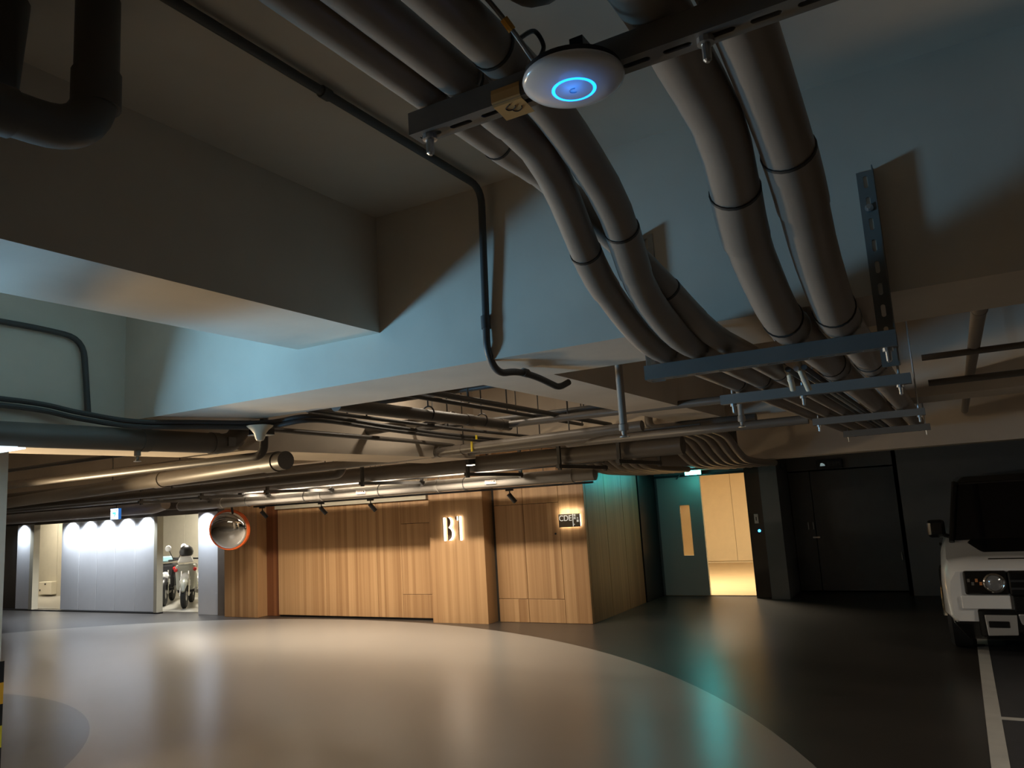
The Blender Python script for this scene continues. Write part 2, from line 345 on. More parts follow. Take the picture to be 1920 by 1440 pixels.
struct('floor_lobby', B(-8.0, -2.75, 13.3, 19.2, 0.0, 0.012), M_LOBBYF)
# marble pier, grey pillar, dark doors, right wall
struct('wall_pier_marble', B(-3.06, -2.80, 13.05, 13.30, 0, 2.12), M_MARBLE)
struct('wall_pier_grey', B(-2.80, -2.52, 12.95, 13.9, 0, 3.2), M_DARKW)
struct('wall_right_back', MB().box(-0.86, 9, 13.45, 13.6, 0, 3.23).box(-2.52, -0.86, 13.88, 14.0, 2.0, 3.23), M_DARKW)
struct('wall_jamb', B(-0.86, -0.80, 13.45, 14.0, 0, 3.2), M_DARKW)
d2 = empty('door_2', (-1.7, 13.9, 0), kind='structure')
for (x0, x1) in ((-2.51, -2.17), (-2.16, -0.87)): mk('leaf', B(x0, x1, 13.86, 13.92, 0.02, 1.98), M_DOORD, d2, bevel=0.004)
for x in (-2.27, -2.19, -0.92): mk('pull', MB().tube([(x, 13.83, 1.02 if x < -1 else 0.50), (x, 13.83, 1.14 if x < -1 else 0.62)], 0.008), M_GALV, d2)
mk('lock_plate', B(-2.22, -2.11, 13.845, 13.86, 0.875, 0.90), M_SILVER, d2)
s_ = empty('exit_sign', (-1.82, 13.80, 2.02), label='unlit black exit sign above the dark double doors', cat='sign')
mk('housing', B(-2.02, -1.62, 13.78, 13.84, 2.01, 2.15), M_BLACK, s_, bevel=0.006)
mk('icon', MB().prism([(-1.965, 2.055), (-1.885, 2.055), (-1.895, 2.085), (-1.93, 2.105), (-1.955, 2.10)], 13.774, 13.782), M_DIMW, s_)
text('lettering', '安全門', (-1.86, 13.778, 2.055), 0.07, M_GREYTXT, s_)
# intercom on marble pier
ic = empty('intercom_panel', (-2.93, 13.05, 1.0), label='small intercom with blue call light on black marble pier', cat='intercom')
mk('plate', B(-2.965, -2.90, 13.035, 13.05, 1.19, 1.34), M_TAG, ic, bevel=0.004); mk('button', B(-2.94, -2.925, 13.03, 13.036, 1.235, 1.295), M_BLACK, ic)
mk('call_light', MB().lathe([(0.001, 0.0), (0.022, 0.004), (0.022, 0.012)], (-2.905, 13.034, 1.07), 'Y'), M_BLUED, ic)
# exit sign near door, lit
ex = empty('exit_sign', (-3.92, 13.1, 2.0), label='glowing green exit sign above the grey lobby door', cat='sign')
mk('housing', B(-4.06, -3.78, 13.07, 13.13, 2.055, 2.125), M_BLKMET, ex); mk('lit_face', B(-4.055, -3.785, 13.055, 13.07, 2.052, 2.118), M_EXIT, ex)
mk('bracket', MB().tube([(-3.92, 13.1, 2.12), (-3.92, 13.1, 2.14)], 0.012), M_BLKMET, ex)
# ------------------------------------------------ left bright panels
wp = struct('wall_panels', MB().box(-22, -12.35, 10.32, 10.5, 1.93, 3.23).box(-22, -20.25, 10.32, 10.5, 0, 1.93), M_BROWN)
xs = [-17.65, -16.97, -16.33, -15.68, -15.0, -14.36]
for k in range(5): mk('panel', B(xs[k]+0.005, xs[k+1]-0.005, 10.24, 10.31, 0.03, 1.925), M_PANELW, wp, bevel=0.006)
mk('panel', B(-13.04, -12.43, 10.24, 10.31, 0.0, 1.95), M_PANELW, wp, bevel=0.006)
mk('panel', B(-19.42, -18.86, 10.22, 10.29, 0.03, 1.95), M_PANELW, wp, bevel=0.006)
mk('panel', B(-20.2, -19.44, 10.26, 10.32, 0.0, 1.95), M_BLACK, wp)
mk('door_post', B(-14.34, -14.24, 10.20, 10.34, 0, 1.93), M_CREAMW, wp); mk('door_post', B(-18.84, -18.70, 10.20, 10.34, 0, 1.93), M_CREAMW, wp)
mk('pier_edge', B(-12.43, -12.10, 10.20, 10.36, 0, 2.3), M_BROWN, wp)
mk('floor_track', B(-20.2, -14.2, 10.20, 10.32, 0, 0.025), M_BLACK, wp)
rb = struct('wall_bike_room', MB().box(-24, -12.2, 12.6, 12.7, 0, 2.6), M_CREAMW)
for k in range(11): mk('panel', B(-24+k*1.07+0.006, -22.93+k*1.07-0.006, 12.57, 12.6, 0.0, 2.5), M_CREAMW, rb)
struct('wall_bike_room_right', B(-12.3, -12.2, 10.5, 12.6, 0, 2.6), M_CREAMW)
struct('ceiling_bike_room', B(-24, -12.2, 10.5, 12.7, 2.6, 2.7), M_CREAMW)
struct('floor_bike_room', B(-24, -12.3, 10.5, 12.6, 0, 0.006), mat('pale_floor', (0.42, 0.40, 0.35), 0.3))
hb = empty('wall_cabinet', (-22.15, 12.5, 0.05), label='beige metal cabinet fixed low on the wall in left doorway', cat='cabinet')
mk('body', B(-22.45, -21.85, 12.42, 12.57, 0.06, 0.40), M_CREAM, hb, bevel=0.008); mk('latch', B(-22.16, -22.10, 12.41, 12.42, 0.32, 0.36), M_BLACK, hb); mk('latch', B(-22.40, -22.36, 12.41, 12.42, 0.15, 0.20), M_BLACK, hb)

# ================================================================== NEAR PIPES AND STRUTS
def S_prof(z0, z1, ya, yb, y):
    t = max(0, min(1, (y-ya)/(yb-ya))); return z0+(z1-z0)*t*t*(3-2*t)
def near_pipe(label, xs_, r, yend, joints, zlow=2.255, ya=1.4, yb=2.8, m=M_PIPE, smooth_x=True):
    # xs_: list of (y, x) along the run from behind the camera to the far strut
    pts = []; ys = [-3, 0, 0.8, 1.2]+[1.4+0.1*k for k in range(16)]+[3.2, 4.0, yend]
    def X(y):
        for (a, b) in zip(xs_, xs_[1:]):
            if y <= b[0]:
                t = max(0, min(1, (y-a[0])/(b[0]-a[0]))); t = t if smooth_x is False else t*t*(3-2*t); return a[1]+(b[1]-a[1])*t
        return xs_[-1][1]
    Z = lambda y: S_prof(2.67+r, zlow+r, ya, yb, y)
    pts = [(X(y), y, Z(y)) for y in ys]
    o = mk('pipe', MB().tube(pts, r, 22), m, smooth=True, label=label, cat='pipe', group='large service pipes on the strut racks')
    for jy in joints:
        c0 = [(X(jy+d), jy+d, Z(jy+d)) for d in (-0.09, -0.045, 0, 0.045, 0.09)]
        c = mk('coupling', MB().tube(c0, r*1.055, 22), m, o, smooth=True)
        e = [(X(jy-0.094+d), jy-0.094+d, Z(jy-0.094+d)) for d in (-0.004, 0.004)]
        mk('joint_line', MB().tube(e, r*1.065, 22), M_JOINT, c, smooth=True)
    return o
near_pipe('leftmost thin pipe crossing behind its neighbours to the rack', [(-3, -0.96), (1.78, -0.96), (2.12, -0.892), (2.47, -0.786), (3.0, -0.68), (4, -0.68)], 0.044, 9.4, [1.80, 2.60, 3.9], ya=1.75, yb=3.0, smooth_x=False)
near_pipe('second pipe from the left, bending down onto lower strut', [(-3, -0.868), (1.5, -0.868), (1.7, -0.845), (2.3, -0.92), (3.0, -0.930)], 0.047, 9.4, [1.50, 2.21, 4.1])
near_pipe('third pipe from the left, emerging below the white disc', [(-3, -0.755), (1.6, -0.745), (1.9, -0.745), (2.4, -0.812), (3.0, -0.806)], 0.050, 9.4, [1.42, 2.16, 4.1])
near_pipe('thick pipe, left one of the two right pipes', [(-3, -0.425), (1.6, -0.412), (1.8, -0.40), (2.3, -0.447), (3.0, -0.455)], 0.066, 9.4, [2.14, 2.82, 4.0])
near_pipe('thick pipe, rightmost of the bending pipes', [(-3, -0.275), (1.7, -0.268), (2.0, -0.265), (2.4, -0.278), (3.0, -0.288)], 0.066, 9.4, [2.06, 2.80, 4.0])
p_ = fillet([(-0.60, -3, 2.775), (-0.60, 1.30, 2.775), (-0.60, 1.34, 3.20)], 0.12)
mk('pipe', MB().tube(p_, 0.066, 20), M_PIPE_D, smooth=True, label='dark thick pipe above the white disc turning up to ceiling', cat='pipe')

def strut_rack(label, x0, x1, y, zb, h=0.055, d=0.05, slots=True, rods=(), bolts=(), clamps=()):
    t = empty('strut_rack', ((x0+x1)/2, y, zb), label=label, cat='pipe rack', group='strut racks under the pipes')
    mb = MB().box(x0, x1, y-0.004, y, zb, zb+h)
    if slots: mb.slot_plate((x0, y, zb), (1,0,0), (0,1,0), (0,0,1), x1-x0, d, 0.004, 0.084, 0.058, 0.016)
    else: mb.box(x0, x1, y, y+d, zb, zb+0.004)
    mb.box(x0, x1, y+d, y+d+0.004, zb, zb+h)
    mk('channel', mb, M_STEEL, t)
    for (x, z1) in rods:
        mk('rod', MB().tube([(x, y+d/2, zb-0.045), (x, y+d/2, z1)], 0.006, 8), M_GALV, t)
    for x in bolts:
        mk('bolt', MB().lathe([(0.017, 0.0), (0.017, -0.012), (0.0095, -0.013), (0.0085, -0.045), (0.004, -0.05)], (x, y+d/2, zb), n=12), M_GALV, t)
    for (x, z, r) in clamps:
        mk('pipe_clamp', MB().tube([(x+(r+0.004)*math.cos(a*PI/10), y+d/2, z+(r+0.004)*math.sin(a*PI/10)) for a in range(-2, 13)], 0.004, 6), M_GALV, t)
    return t
strut_rack('slotted strut carrying the white disc access point', -1.005, 0.10, 1.37, 2.612, 0.055, 0.048, True, rods=[(-0.97, 3.23), (-0.312, 3.23)], bolts=[-0.965, -0.312], clamps=[(-0.868, 2.72, 0.047), (-0.75, 2.72, 0.05)])
strut_rack('lower slotted strut just in front of the blue beam face', -1.012, -0.118, 2.86, 2.196, 0.056, 0.05, True, bolts=[-0.15], clamps=[(-0.93, 2.30, 0.047), (-0.806, 2.305, 0.05), (-0.455, 2.32, 0.066), (-0.288, 2.32, 0.066)])
strut_rack('hanging strut with bright bolts behind the blue beam', -1.03, -0.13, 4.05, 2.196, 0.05, 0.045, False, rods=[(-0.97, 3.2), (-0.62, 3.2), (-0.18, 3.2)], bolts=[-0.97, -0.62, -0.18], clamps=[(-0.455, 2.32, 0.066), (-0.288, 2.32, 0.066)])
strut_rack('third hanging strut in the row, far above the driveway', -0.90, -0.14, 6.2, 2.196, 0.05, 0.045, False, rods=[(-0.86, 3.2), (-0.18, 3.2)], bolts=[-0.86, -0.18])
strut_rack('farthest hanging strut in the row, dim', -0.92, -0.16, 8.2, 2.196, 0.06, 0.045, False, rods=[(-0.88, 3.2), (-0.2, 3.2)])
# slotted uprights on the beam face
def upright(label, x, z0, z1, side):
    t = empty('slotted_upright', (x, 2.95, z0), label=label, cat='bracket')
    mb = MB().slot_plate((x-0.028, 2.945, z0), (0,0,1), (1,0,0), (0,1,0), z1-z0, 0.056, 0.004, 0.075, 0.045, 0.015)
    mb.box(x+side*0.028-0.002, x+side*0.028+0.002, 2.895, 2.949, z0, z1)
    mk('channel', mb, M_GALV if side < 0 else M_STEEL, t)
    mk('bolt', MB().lathe([(0.014, 0), (0.014, -0.012), (0.008, -0.014), (0.008, -0.022)], (x, 2.945, z1-0.14), 'Y', 10), M_GALV, t)
    return t
upright('slotted steel upright on beam, mostly hidden behind curved pipes', -0.985, 2.196, 2.81, -1)
upright('slotted steel upright standing clear on the dark beam face', -0.15, 2.14, 2.855, 1)

# small white elbows and thin conduits among the racks
for k, (x, y, z) in enumerate(((-0.62, 3.72, 2.30), (-0.555, 3.62, 2.28))):
    lab = ('pale plastic stub pipe between the racks, left of two', 'pale plastic stub pipe between the racks, right of two')[k]
    o = mk('stub_pipe', MB().tube(fillet([(x-0.10*(1-k), y+0.02, z+0.02+0.06*k), (x, y, z), (x+0.02*k, y+0.08, z-0.10)], 0.04), 0.014, 12), M_CREAM, smooth=True, label=lab, cat='pipe')
    mk('collar', MB().tube([(x+0.01*k, y+0.04, z-0.05), (x+0.012*k, y+0.046, z-0.058)], 0.0155, 12), M_TAG, o, smooth=True)
for k in range(3):
    x = -0.60+0.035*k
    mk('conduit', MB().tube([(x, 3.6, 2.272), (x, 9.3, 2.272)], 0.013, 8), M_CONDUIT if k != 1 else M_GALV, smooth=True, label=('thin conduit running along the rack, left of three', 'thin bright conduit running along the rack, middle of three', 'thin conduit running along the rack, right of three')[k], cat='conduit', group='thin conduits on the racks')

# access point
ap = empty('access_point', (-0.572, 1.335, 2.565), label='round white wireless access point with glowing blue ring', cat='access point')
apr = 0.104; apc = (-0.572, 1.345, 2.590)
mk('dome', MB().lathe([(apr*0.99, 0.006), (apr, 0.002), (apr*0.985, -0.003), (apr*0.93, -0.008), (apr*0.80, -0.0135), (apr*0.62, -0.0175), (apr*0.44, -0.0195), (apr*0.43, -0.0188), (apr*0.38, -0.0188), (apr*0.37, -0.020), (apr*0.2, -0.021), (0.0005, -0.0213)], apc, n=48), M_WHITE, ap, smooth=True)
mk('light_ring', MB().lathe([(apr*0.375, -0.0185), (apr*0.375, -0.0203), (apr*0.435, -0.0197), (apr*0.435, -0.018)], apc, n=48), M_BLUE, ap, smooth=True)
mk('back_plate', MB().lathe([(apr*0.93, 0.007), (apr*0.95, 0.019), (apr*0.7, 0.021)], apc, n=40), M_BLKMET, ap, smooth=True)
lg = MB().tube([(apc[0]+0.009*math.cos(a), apc[1]+0.009*math.sin(a)*0.9, apc[2]-0.0217) for a in [PI*k/8-0.2 for k in range(4, 15)]], 0.0012, 6)
mk('emblem', lg, mat('grey_emblem', (0.35, 0.36, 0.42), 0.5), ap)
mk('mounting_clip', MB().box(-0.585, -0.555, 1.37, 1.44, 2.60, 2.70), M_BLKMET, ap)
point('ring_glow', (-0.572, 1.335, 2.555), 0.06, (0.02, 0.25, 1.0), 0.04)
# sticky note
nt_ = empty('sticky_note', (-0.75, 1.366, 2.56), label='orange sticky note with handwriting stuck on the strut', cat='note')
mbn = MB(); vs = []; fs = []
prof_n = [(1.364, 2.645), (1.3625, 2.635), (1.363, 2.616), (1.370, 2.608), (1.385, 2.606), (1.402, 2.602), (1.418, 2.597)]
for (y, z) in prof_n:
    for x in (-0.777, -0.706): vs.append((x+(y-1.364)*0.10, y, z)); vs.append((x+(y-1.364)*0.10, y+0.0004, z+0.0006))
for i in range(len(prof_n)-1):
    a, b = 4*i, 4*i+4; fs += [(a, a+2, b+2, b), (a+1, b+1, b+3, a+3), (a, b, b+1, a+1), (a+2, a+3, b+3, b+2)]
mk('paper', mbn.add(vs, fs), M_NOTE, nt_)
def nz(y): 
    for (a, b) in zip(prof_n, prof_n[1:]):
        if a[0] <= y <= b[0] and b[0] > a[0]: return a[1]+(b[1]-a[1])*(y-a[0])/(b[0]-a[0])-0.0012
    return prof_n[-1][1]
hw = [(-0.744, 1.375), (-0.752, 1.379), (-0.760, 1.385), (-0.756, 1.392), (-0.747, 1.393), (-0.738, 1.388), (-0.735, 1.383)]
hw2 = [(-0.748, 1.395), (-0.744, 1.400), (-0.736, 1.402), (-0.727, 1.397), (-0.724, 1.391)]
for q in (hw, hw2): mk('pen_stroke', MB().tube(bez([(x+0.006, y, nz(y)) for x, y in q], 4), 0.0011, 6), M_INK, nt_)
# data cable with amber tie
cb = mk('data_cable', MB().tube(bez([(-0.80, 0.9, 2.86), (-0.79, 1.02, 2.83), (-0.755, 1.12, 2.80), (-0.70, 1.20, 2.76), (-0.665, 1.26, 2.70), (-0.640, 1.31, 2.64), (-0.625, 1.33, 2.615)], 8), 0.005, 8), mat('grey_cable', (0.30, 0.29, 0.28), 0.5), smooth=True, label='grey data cable looping down to the white disc', cat='cable')
mk('cable_tie', MB().tube([(-0.672, 1.25, 2.714), (-0.663, 1.266, 2.694)], 0.0085, 8), M_AMBER, cb)
mk('cable_coil', MB().tube(bez([(-0.655, 1.28, 2.68), (-0.645, 1.33, 2.72), (-0.64, 1.36, 2.70), (-0.645, 1.34, 2.66), (-0.635, 1.31, 2.64)], 8), 0.005, 8), M_BLACK, cb)

# ceiling conduit dropping down the beam face
cd = fillet([(-1.735, -3, 3.2), (-1.735, 2.9, 3.2), (-1.765, 2.925, 2.55), (-1.765, 2.92, 2.43), (-1.775, 3.02, 2.345), (-1.76, 3.18, 2.375), (-1.735, 3.34, 2.36), (-1.72, 3.54, 2.325), (-1.70, 3.62, 2.36)], 0.09)
co = mk('conduit', MB().tube(cd, 0.017, 10), M_CONDUIT, smooth=True, label='dark conduit along ceiling, down the beam face and under', cat='conduit')
for (a, b) in (((-1.735, 1.86, 3.2), (-1.735, 1.90, 3.2)), ((-1.766, 2.925, 2.60), (-1.766, 2.925, 2.54)), ((-1.75, 3.22, 2.373), (-1.745, 3.25, 2.37))): mk('saddle', MB().tube([a, b], 0.022, 10), M_CONDUIT, co, smooth=True)
# elbow pipe at upper left
ep = mk('pipe', MB().tube(fillet([(-1.93, 1.18, 3.228), (-1.93, 1.18, 2.80), (-1.93, -1.5, 2.66)], 0.16, 9), 0.058, 22), M_PIPE_D, smooth=True, label='dark drain elbow pipe at the upper left corner', cat='pipe')
mk('coupling', MB().tube([(-1.93, 1.18, 3.0), (-1.93, 1.18, 2.90)], 0.064, 22), M_PIPE_D, ep, smooth=True); mk('coupling', MB().tube([(-1.93, 0.96, 2.788), (-1.93, 0.84, 2.782)], 0.064, 22), M_PIPE_D, ep, smooth=True)
mk('pipe', MB().tube([(-2.15, 1.03, 3.228), (-2.15, 1.03, 2.98), (-2.15, 0.6, 2.9)], 0.075, 20), M_PIPE_D, smooth=True, label='second dark drain pipe at the far upper left edge', cat='pipe')
# conduit loop on the left beam side
mk('conduit', MB().tube(fillet([(-4.42, 1.2, 2.92), (-4.42, 2.40, 2.90), (-4.42, 2.66, 2.88), (-4.42, 2.70, 2.42)], 0.12), 0.017, 10), M_CONDUIT, smooth=True, label='dark conduit bending down the side of left beam', cat='conduit')
for k in range(2):
    z = 2.44-0.035*k
    mk('conduit', MB().tube(bez([(-4.40, 1.4, z+0.05), (-4.40, 2.3, z+0.03), (-4.34, 2.60, z-0.02), (-4.2, 2.85, 2.37-0.03*k), (-4.05, 3.2, 2.37-0.03*k), (-3.85, 3.55, 2.37-0.03*k), (-3.62, 3.75, 2.40-0.03*k), (-3.75, 4.6, 2.40-0.03*k), (-3.9, 5.6, 2.40-0.03*k), (-4.0, 6.9, 2.40-0.03*k)], 8), 0.015, 8), M_CONDUIT, smooth=True, label=('upper of two dark conduits snaking under the blue beam', 'lower of two dark conduits snaking under the blue beam')[k], cat='conduit', group='conduits under the blue beam')
# large pipe beside left beam with elbow end
lp = mk('pipe', MB().tube(fillet([(-4.30, -3, 2.272), (-4.30, 3.72, 2.272), (-4.30, 3.74, 2.62)], 0.17, 9), 0.068, 22), M_DUCTP, smooth=True, label='thick dark pipe at left ending in an upward elbow', cat='pipe')
for y in (2.98, 3.50): mk('coupling', MB().tube([(-4.30, y-0.03, 2.272), (-4.30, y+0.03, 2.272)], 0.073, 22), M_DUCTP, lp, smooth=True)
mk('clean_out_cap', B(-4.245, -4.225, 3.56, 3.62, 2.25, 2.31), M_STEEL, lp)
def sprinkler(label, x, y, z0, z1, r=0.021, m=M_PIPE):
    t = empty('sprinkler_drop', (x, y, z0), label=label, cat='sprinkler')
    mk('drop_pipe', MB().tube([(x, y, z1), (x, y, z0+0.05)], r, 14), m, t, smooth=True)
    mk('socket', MB().lathe([(r*1.05, 0.07), (r*1.25, 0.065), (r*1.25, 0.035), (r*0.7, 0.03), (r*0.6, 0.012), (r*0.4, 0.01)], (x, y, z0), n=16), m, t, smooth=True)
    mk('deflector', MB().lathe([(r*0.25, 0.012), (r*1.35, 0.003), (r*1.35, 0.0), (r*0.3, -0.002)], (x, y, z0), n=16), M_GALV, t, smooth=True)
    return t
sprinkler('sprinkler drop pipe hanging behind the blue beam', -1.47, 3.76, 2.055, 3.23, 0.02)
sprinkler('small sprinkler hanging under the thick left pipe', -4.30, 2.94, 2.14, 2.25, 0.016)
sprinkler('sprinkler drop below the second hanging strut', -1.08, 4.7, 2.12, 3.23, 0.018)

# ================================================================== FAR SERVICES
RUNS = []
def pipe(label, pts, r, m=M_DUCTP, joints=(), n=16, fil=0.12, cat='pipe', group=None):
    o = mk('conduit' if cat == 'conduit' else 'pipe', MB().tube(fillet(pts, fil), r, n), m, smooth=True, label=label, cat=cat, group=group)
    for (a, b) in joints: mk('coupling', MB().tube([a, b], r*1.12, n), m, o, smooth=True)
    RUNS.append((o, [Vector(p) for p in pts])); return o
# main grey pipe in front of the wood wall
f1 = pipe('long grey pipe crossing in front of the wood wall', [(-11.9, 9.0, 2.06), (-4.15, 9.0, 2.06), (-3.95, 9.0, 2.06)], 0.085, M_MAIN, joints=[((-10.9, 9, 2.06), (-10.8, 9, 2.06)), ((-8.6, 9, 2.06), (-8.55, 9, 2.06)), ((-6.4, 9, 2.06), (-6.35, 9, 2.06)), ((-4.4, 9, 2.06), (-4.25, 9, 2.06))], n=22)
mk('end_cap', MB().lathe([(0.085, 0), (0.082, -0.03), (0.06, -0.07), (0.02, -0.10)], (-11.9, 9.0, 2.06), 'X', 22), mat('pale_cap', (0.55, 0.50, 0.46), 0.4), f1, smooth=True)
for k, x in enumerate((-7.72, -5.45)):
    tg = empty('pipe_tag', (x, 8.913, 2.03), label=('paper tag on the grey pipe, left one of two', 'paper tag on the grey pipe, right one above wood panels')[k], cat='tag')
    mk('card', B(x-0.085, x+0.085, 8.906, 8.913, 2.03, 2.085), M_TAG, tg)
    text('lettering', '消防栓', (x-0.07, 8.9055, 2.042), 0.04, M_REDINK, tg, ext=0.0004)
    mk('dot', MB().lathe([(0.001, 0), (0.013, 0.001), (0.013, 0.003)], (x+0.065, 8.903, 2.06), 'Y', 10), M_INK, tg)
for x in (-10.2, -8.9, -7.4, -5.9): mk('pipe_hanger', MB().tube([(x, 9.0, 2.15), (x, 9.0, 3.23)], 0.006, 6).tube([(x, 9+0.092*math.cos(a*PI/8), 2.06+0.092*math.sin(a*PI/8)) for a in range(17)], 0.007, 6), M_CONDUIT, f1)
# grey pipe left continuation
pipe('dim grey pipe left of the mirror, running along the panels', [(-20, 8.9, 2.06), (-12.5, 8.9, 2.06), (-12.2, 8.9, 2.12)], 0.10, M_PIPE)
# family of cross pipes
pipe('big dark duct pipe crossing above the wood wall pipe', [(-20, 8.05, 2.24), (-2.4, 7.75, 2.24)], 0.095, M_DUCTP, n=22)
pipe('thick pipe with capped end crossing behind left beam', [(-14.5, 6.3, 2.15), (-8.9, 5.05, 2.15), (-4.10, 3.95, 2.15)], 0.066, joints=[((-6.2, 4.43, 2.15), (-6.05, 4.396, 2.15)), ((-4.35, 4.01, 2.15), (-4.2, 3.975, 2.15))], n=20)
pipe('medium pipe running up from the left under blue beam', [(-15, 4.5, 2.19), (-6.68, 3.80, 2.19), (-4.40, 3.85, 2.19), (-4.22, 3.86, 2.19), (-4.22, 3.88, 3.2)], 0.030, M_PIPE_D)
pipe('thick pipe on clevis hangers above the driveway', [(-3.26, 3.56, 2.42), (-3.30, 5.75, 2.42)], 0.044, joints=[((-3.29, 5.05, 2.42), (-3.29, 5.15, 2.42)), ((-3.30, 5.6, 2.42), (-3.30, 5.75, 2.42))])
pipe('branch pipe going right from the clevis hung pipe', [(-3.30, 5.70, 2.42), (-2.5, 5.68, 2.42), (-1.0, 5.6, 2.40)], 0.030)
pipe('thin pipe beside the clevis hung pipe', [(-3.5, 3.56, 2.41), (-3.66, 5.4, 2.41), (-3.7, 6.9, 2.41)], 0.014, M_CONDUIT)
pipe('slim pipe slanting behind the blue beam', [(-4.2, 3.6, 2.38), (-4.34, 5.65, 2.38), (-4.6, 7.6, 2.38)], 0.02)
pipe('grey pipe crossing left to right beyond left beam', [(-6.2, 5.6, 2.46), (-3.4, 5.05, 2.46)], 0.04)
pipe('pipe with yellow valves in the far ceiling', [(-9, 6.7, 2.28), (-5.4, 6.4, 2.28), (-3.9, 6.2, 2.30), (-2.2, 6.05, 2.32)], 0.045, joints=[((-4.5, 6.28, 2.292), (-4.4, 6.27, 2.294)), ((-4.2, 6.24, 2.296), (-4.1, 6.23, 2.297))])
for k, x in enumerate((-4.85, -3.95)):
    t = empty('valve', (x, 6.2, 2.28), label=('yellow lever valve, left of two in the far ceiling', 'yellow lever valve, right of two in the far ceiling')[k], cat='valve')
    mk('body', MB().lathe([(0.03, -0.06), (0.05, -0.04), (0.05, 0.04), (0.03, 0.06)], (x, 6.22, 2.30), 'X', 14), M_STEEL, t, smooth=True)
    mk('lever', MB().box(x-0.008, x+0.008, 6.15, 6.165, 2.26, 2.40), M_YELLOW, t); mk('lever_tip', B(x+0.05, x+0.065, 6.15, 6.165, 2.37, 2.41), M_YELLOW, t)
pipe('pipe crossing right behind beam end', [(-3.3, 6.9, 2.30), (-1.7, 6.35, 2.26), (-0.95, 6.35, 2.26)], 0.036)
pipe('pipe with elbow just below the beam end', [(-2.45, 6.95, 2.6), (-2.45, 6.9, 2.36), (-1.45, 6.85, 2.36)], 0.038, fil=0.1)
pipe('dim pipe along the ceiling right of the racks', [(0.20, 3.56, 2.56), (0.17, 10.4, 2.5)], 0.035, M_PIPE, joints=[((0.198, 4.35, 2.555), (0.197, 4.38, 2.555))])
pipe('thin conduit crossing the dim ceiling at right', [(-0.1, 5.45, 2.5), (9, 5.45, 2.5)], 0.02, cat='conduit')
pipe('second thin conduit crossing the dim ceiling at right', [(-0.1, 6.6, 2.46), (9, 6.6, 2.46)], 0.025, cat='conduit')
pipe('pipe passing over the middle of trapeze hangers', [(-9.5, 7.15, 2.30), (-2.2, 6.75, 2.31)], 0.028)
pipe('thin rail pipe over the trapeze hangers', [(-12, 8.45, 2.22), (-3.6, 8.30, 2.22)], 0.017, M_CONDUIT)
pipe('thin dark conduit just above the long grey pipe', [(-12, 8.72, 2.17), (-3.7, 8.72, 2.19)], 0.018, M_CONDUIT)
pipe('dark pipe at far left above bright panels', [(-22, 7.4, 2.20), (-9.5, 7.1, 2.20), (-6.25, 6.9, 2.21), (-6.22, 6.9, 3.2)], 0.05, M_PIPE_D)
pipe('pale lit pipe crossing above the exit sign', [(-20, 6.4, 2.28), (-9.6, 5.95, 2.28)], 0.045)
for k, (x0, x1, y, z, r) in enumerate(((-21, -6.0, 5.2, 2.52, 0.022), (-21, -5.3, 6.15, 2.48, 0.03), (-21, -8.0, 6.75, 2.34, 0.018), (-21, -7.0, 8.35, 2.42, 0.04), (-21, -12.0, 9.5, 2.36, 0.035))):
    pipe(('thin upper conduit at far left, nearest of the run', 'upper pipe at far left, second of the run', 'thin conduit at far left, third of the run', 'upper pipe at far left, fourth of the run', 'upper pipe over the bright panels')[k], [(x0, y, z), (x1, y-0.1, z)], r, (M_CONDUIT, M_PIPE, M_CONDUIT, M_PIPE_D, M_PIPE)[k])
for k in range(3):
    pipe(('slanting conduit at far left, first of three', 'slanting conduit at far left, second of three', 'slanting conduit at far left, third of three')[k], [(-7.6-0.12*k, 3.6, 2.62), (-7.9-0.12*k, 5.3, 2.60), (-8.3-0.12*k, 6.9, 2.58)], 0.016, M_CONDUIT, cat='conduit')
names_ = ('first', 'second', 'third', 'fourth', 'fifth', 'sixth', 'seventh', 'eighth')
for k, (a, b, r) in enumerate((((-3.05, 3.6, 2.50), (-3.15, 6.95, 2.48), 0.016), ((-2.75, 3.6, 2.46), (-2.85, 6.95, 2.45), 0.02), ((-2.45, 3.6, 2.52), (-2.5, 6.95, 2.52), 0.014), ((-4.0, 3.6, 2.55), (-4.1, 6.95, 2.55), 0.025), ((-2.3, 3.6, 2.62), (-2.32, 6.95, 2.62), 0.012))):
    pipe('thin dark conduit in the bay behind blue beam, %s of five' % names_[k], [a, b], r, M_CONDUIT, cat='conduit')
for k, (y, z, r, x0, x1) in enumerate(((4.5, 2.56, 0.018, -4.4, -2.2), (5.9, 2.50, 0.024, -4.4, -2.2), (6.7, 2.34, 0.014, -11, -1.9), (7.75, 2.42, 0.03, -12, -1.8), (8.2, 2.40, 0.016, -12, -4.2), (8.9, 2.34, 0.02, -12, -4.2), (9.35, 2.30, 0.028, -12, -4.9))):
    pipe('dark cross conduit in the far ceiling, %s from the near side' % names_[k], [(x0, y, z), (x1, y, z)], r, M_CONDUIT if k % 2 else M_PIPE_D, cat='conduit')
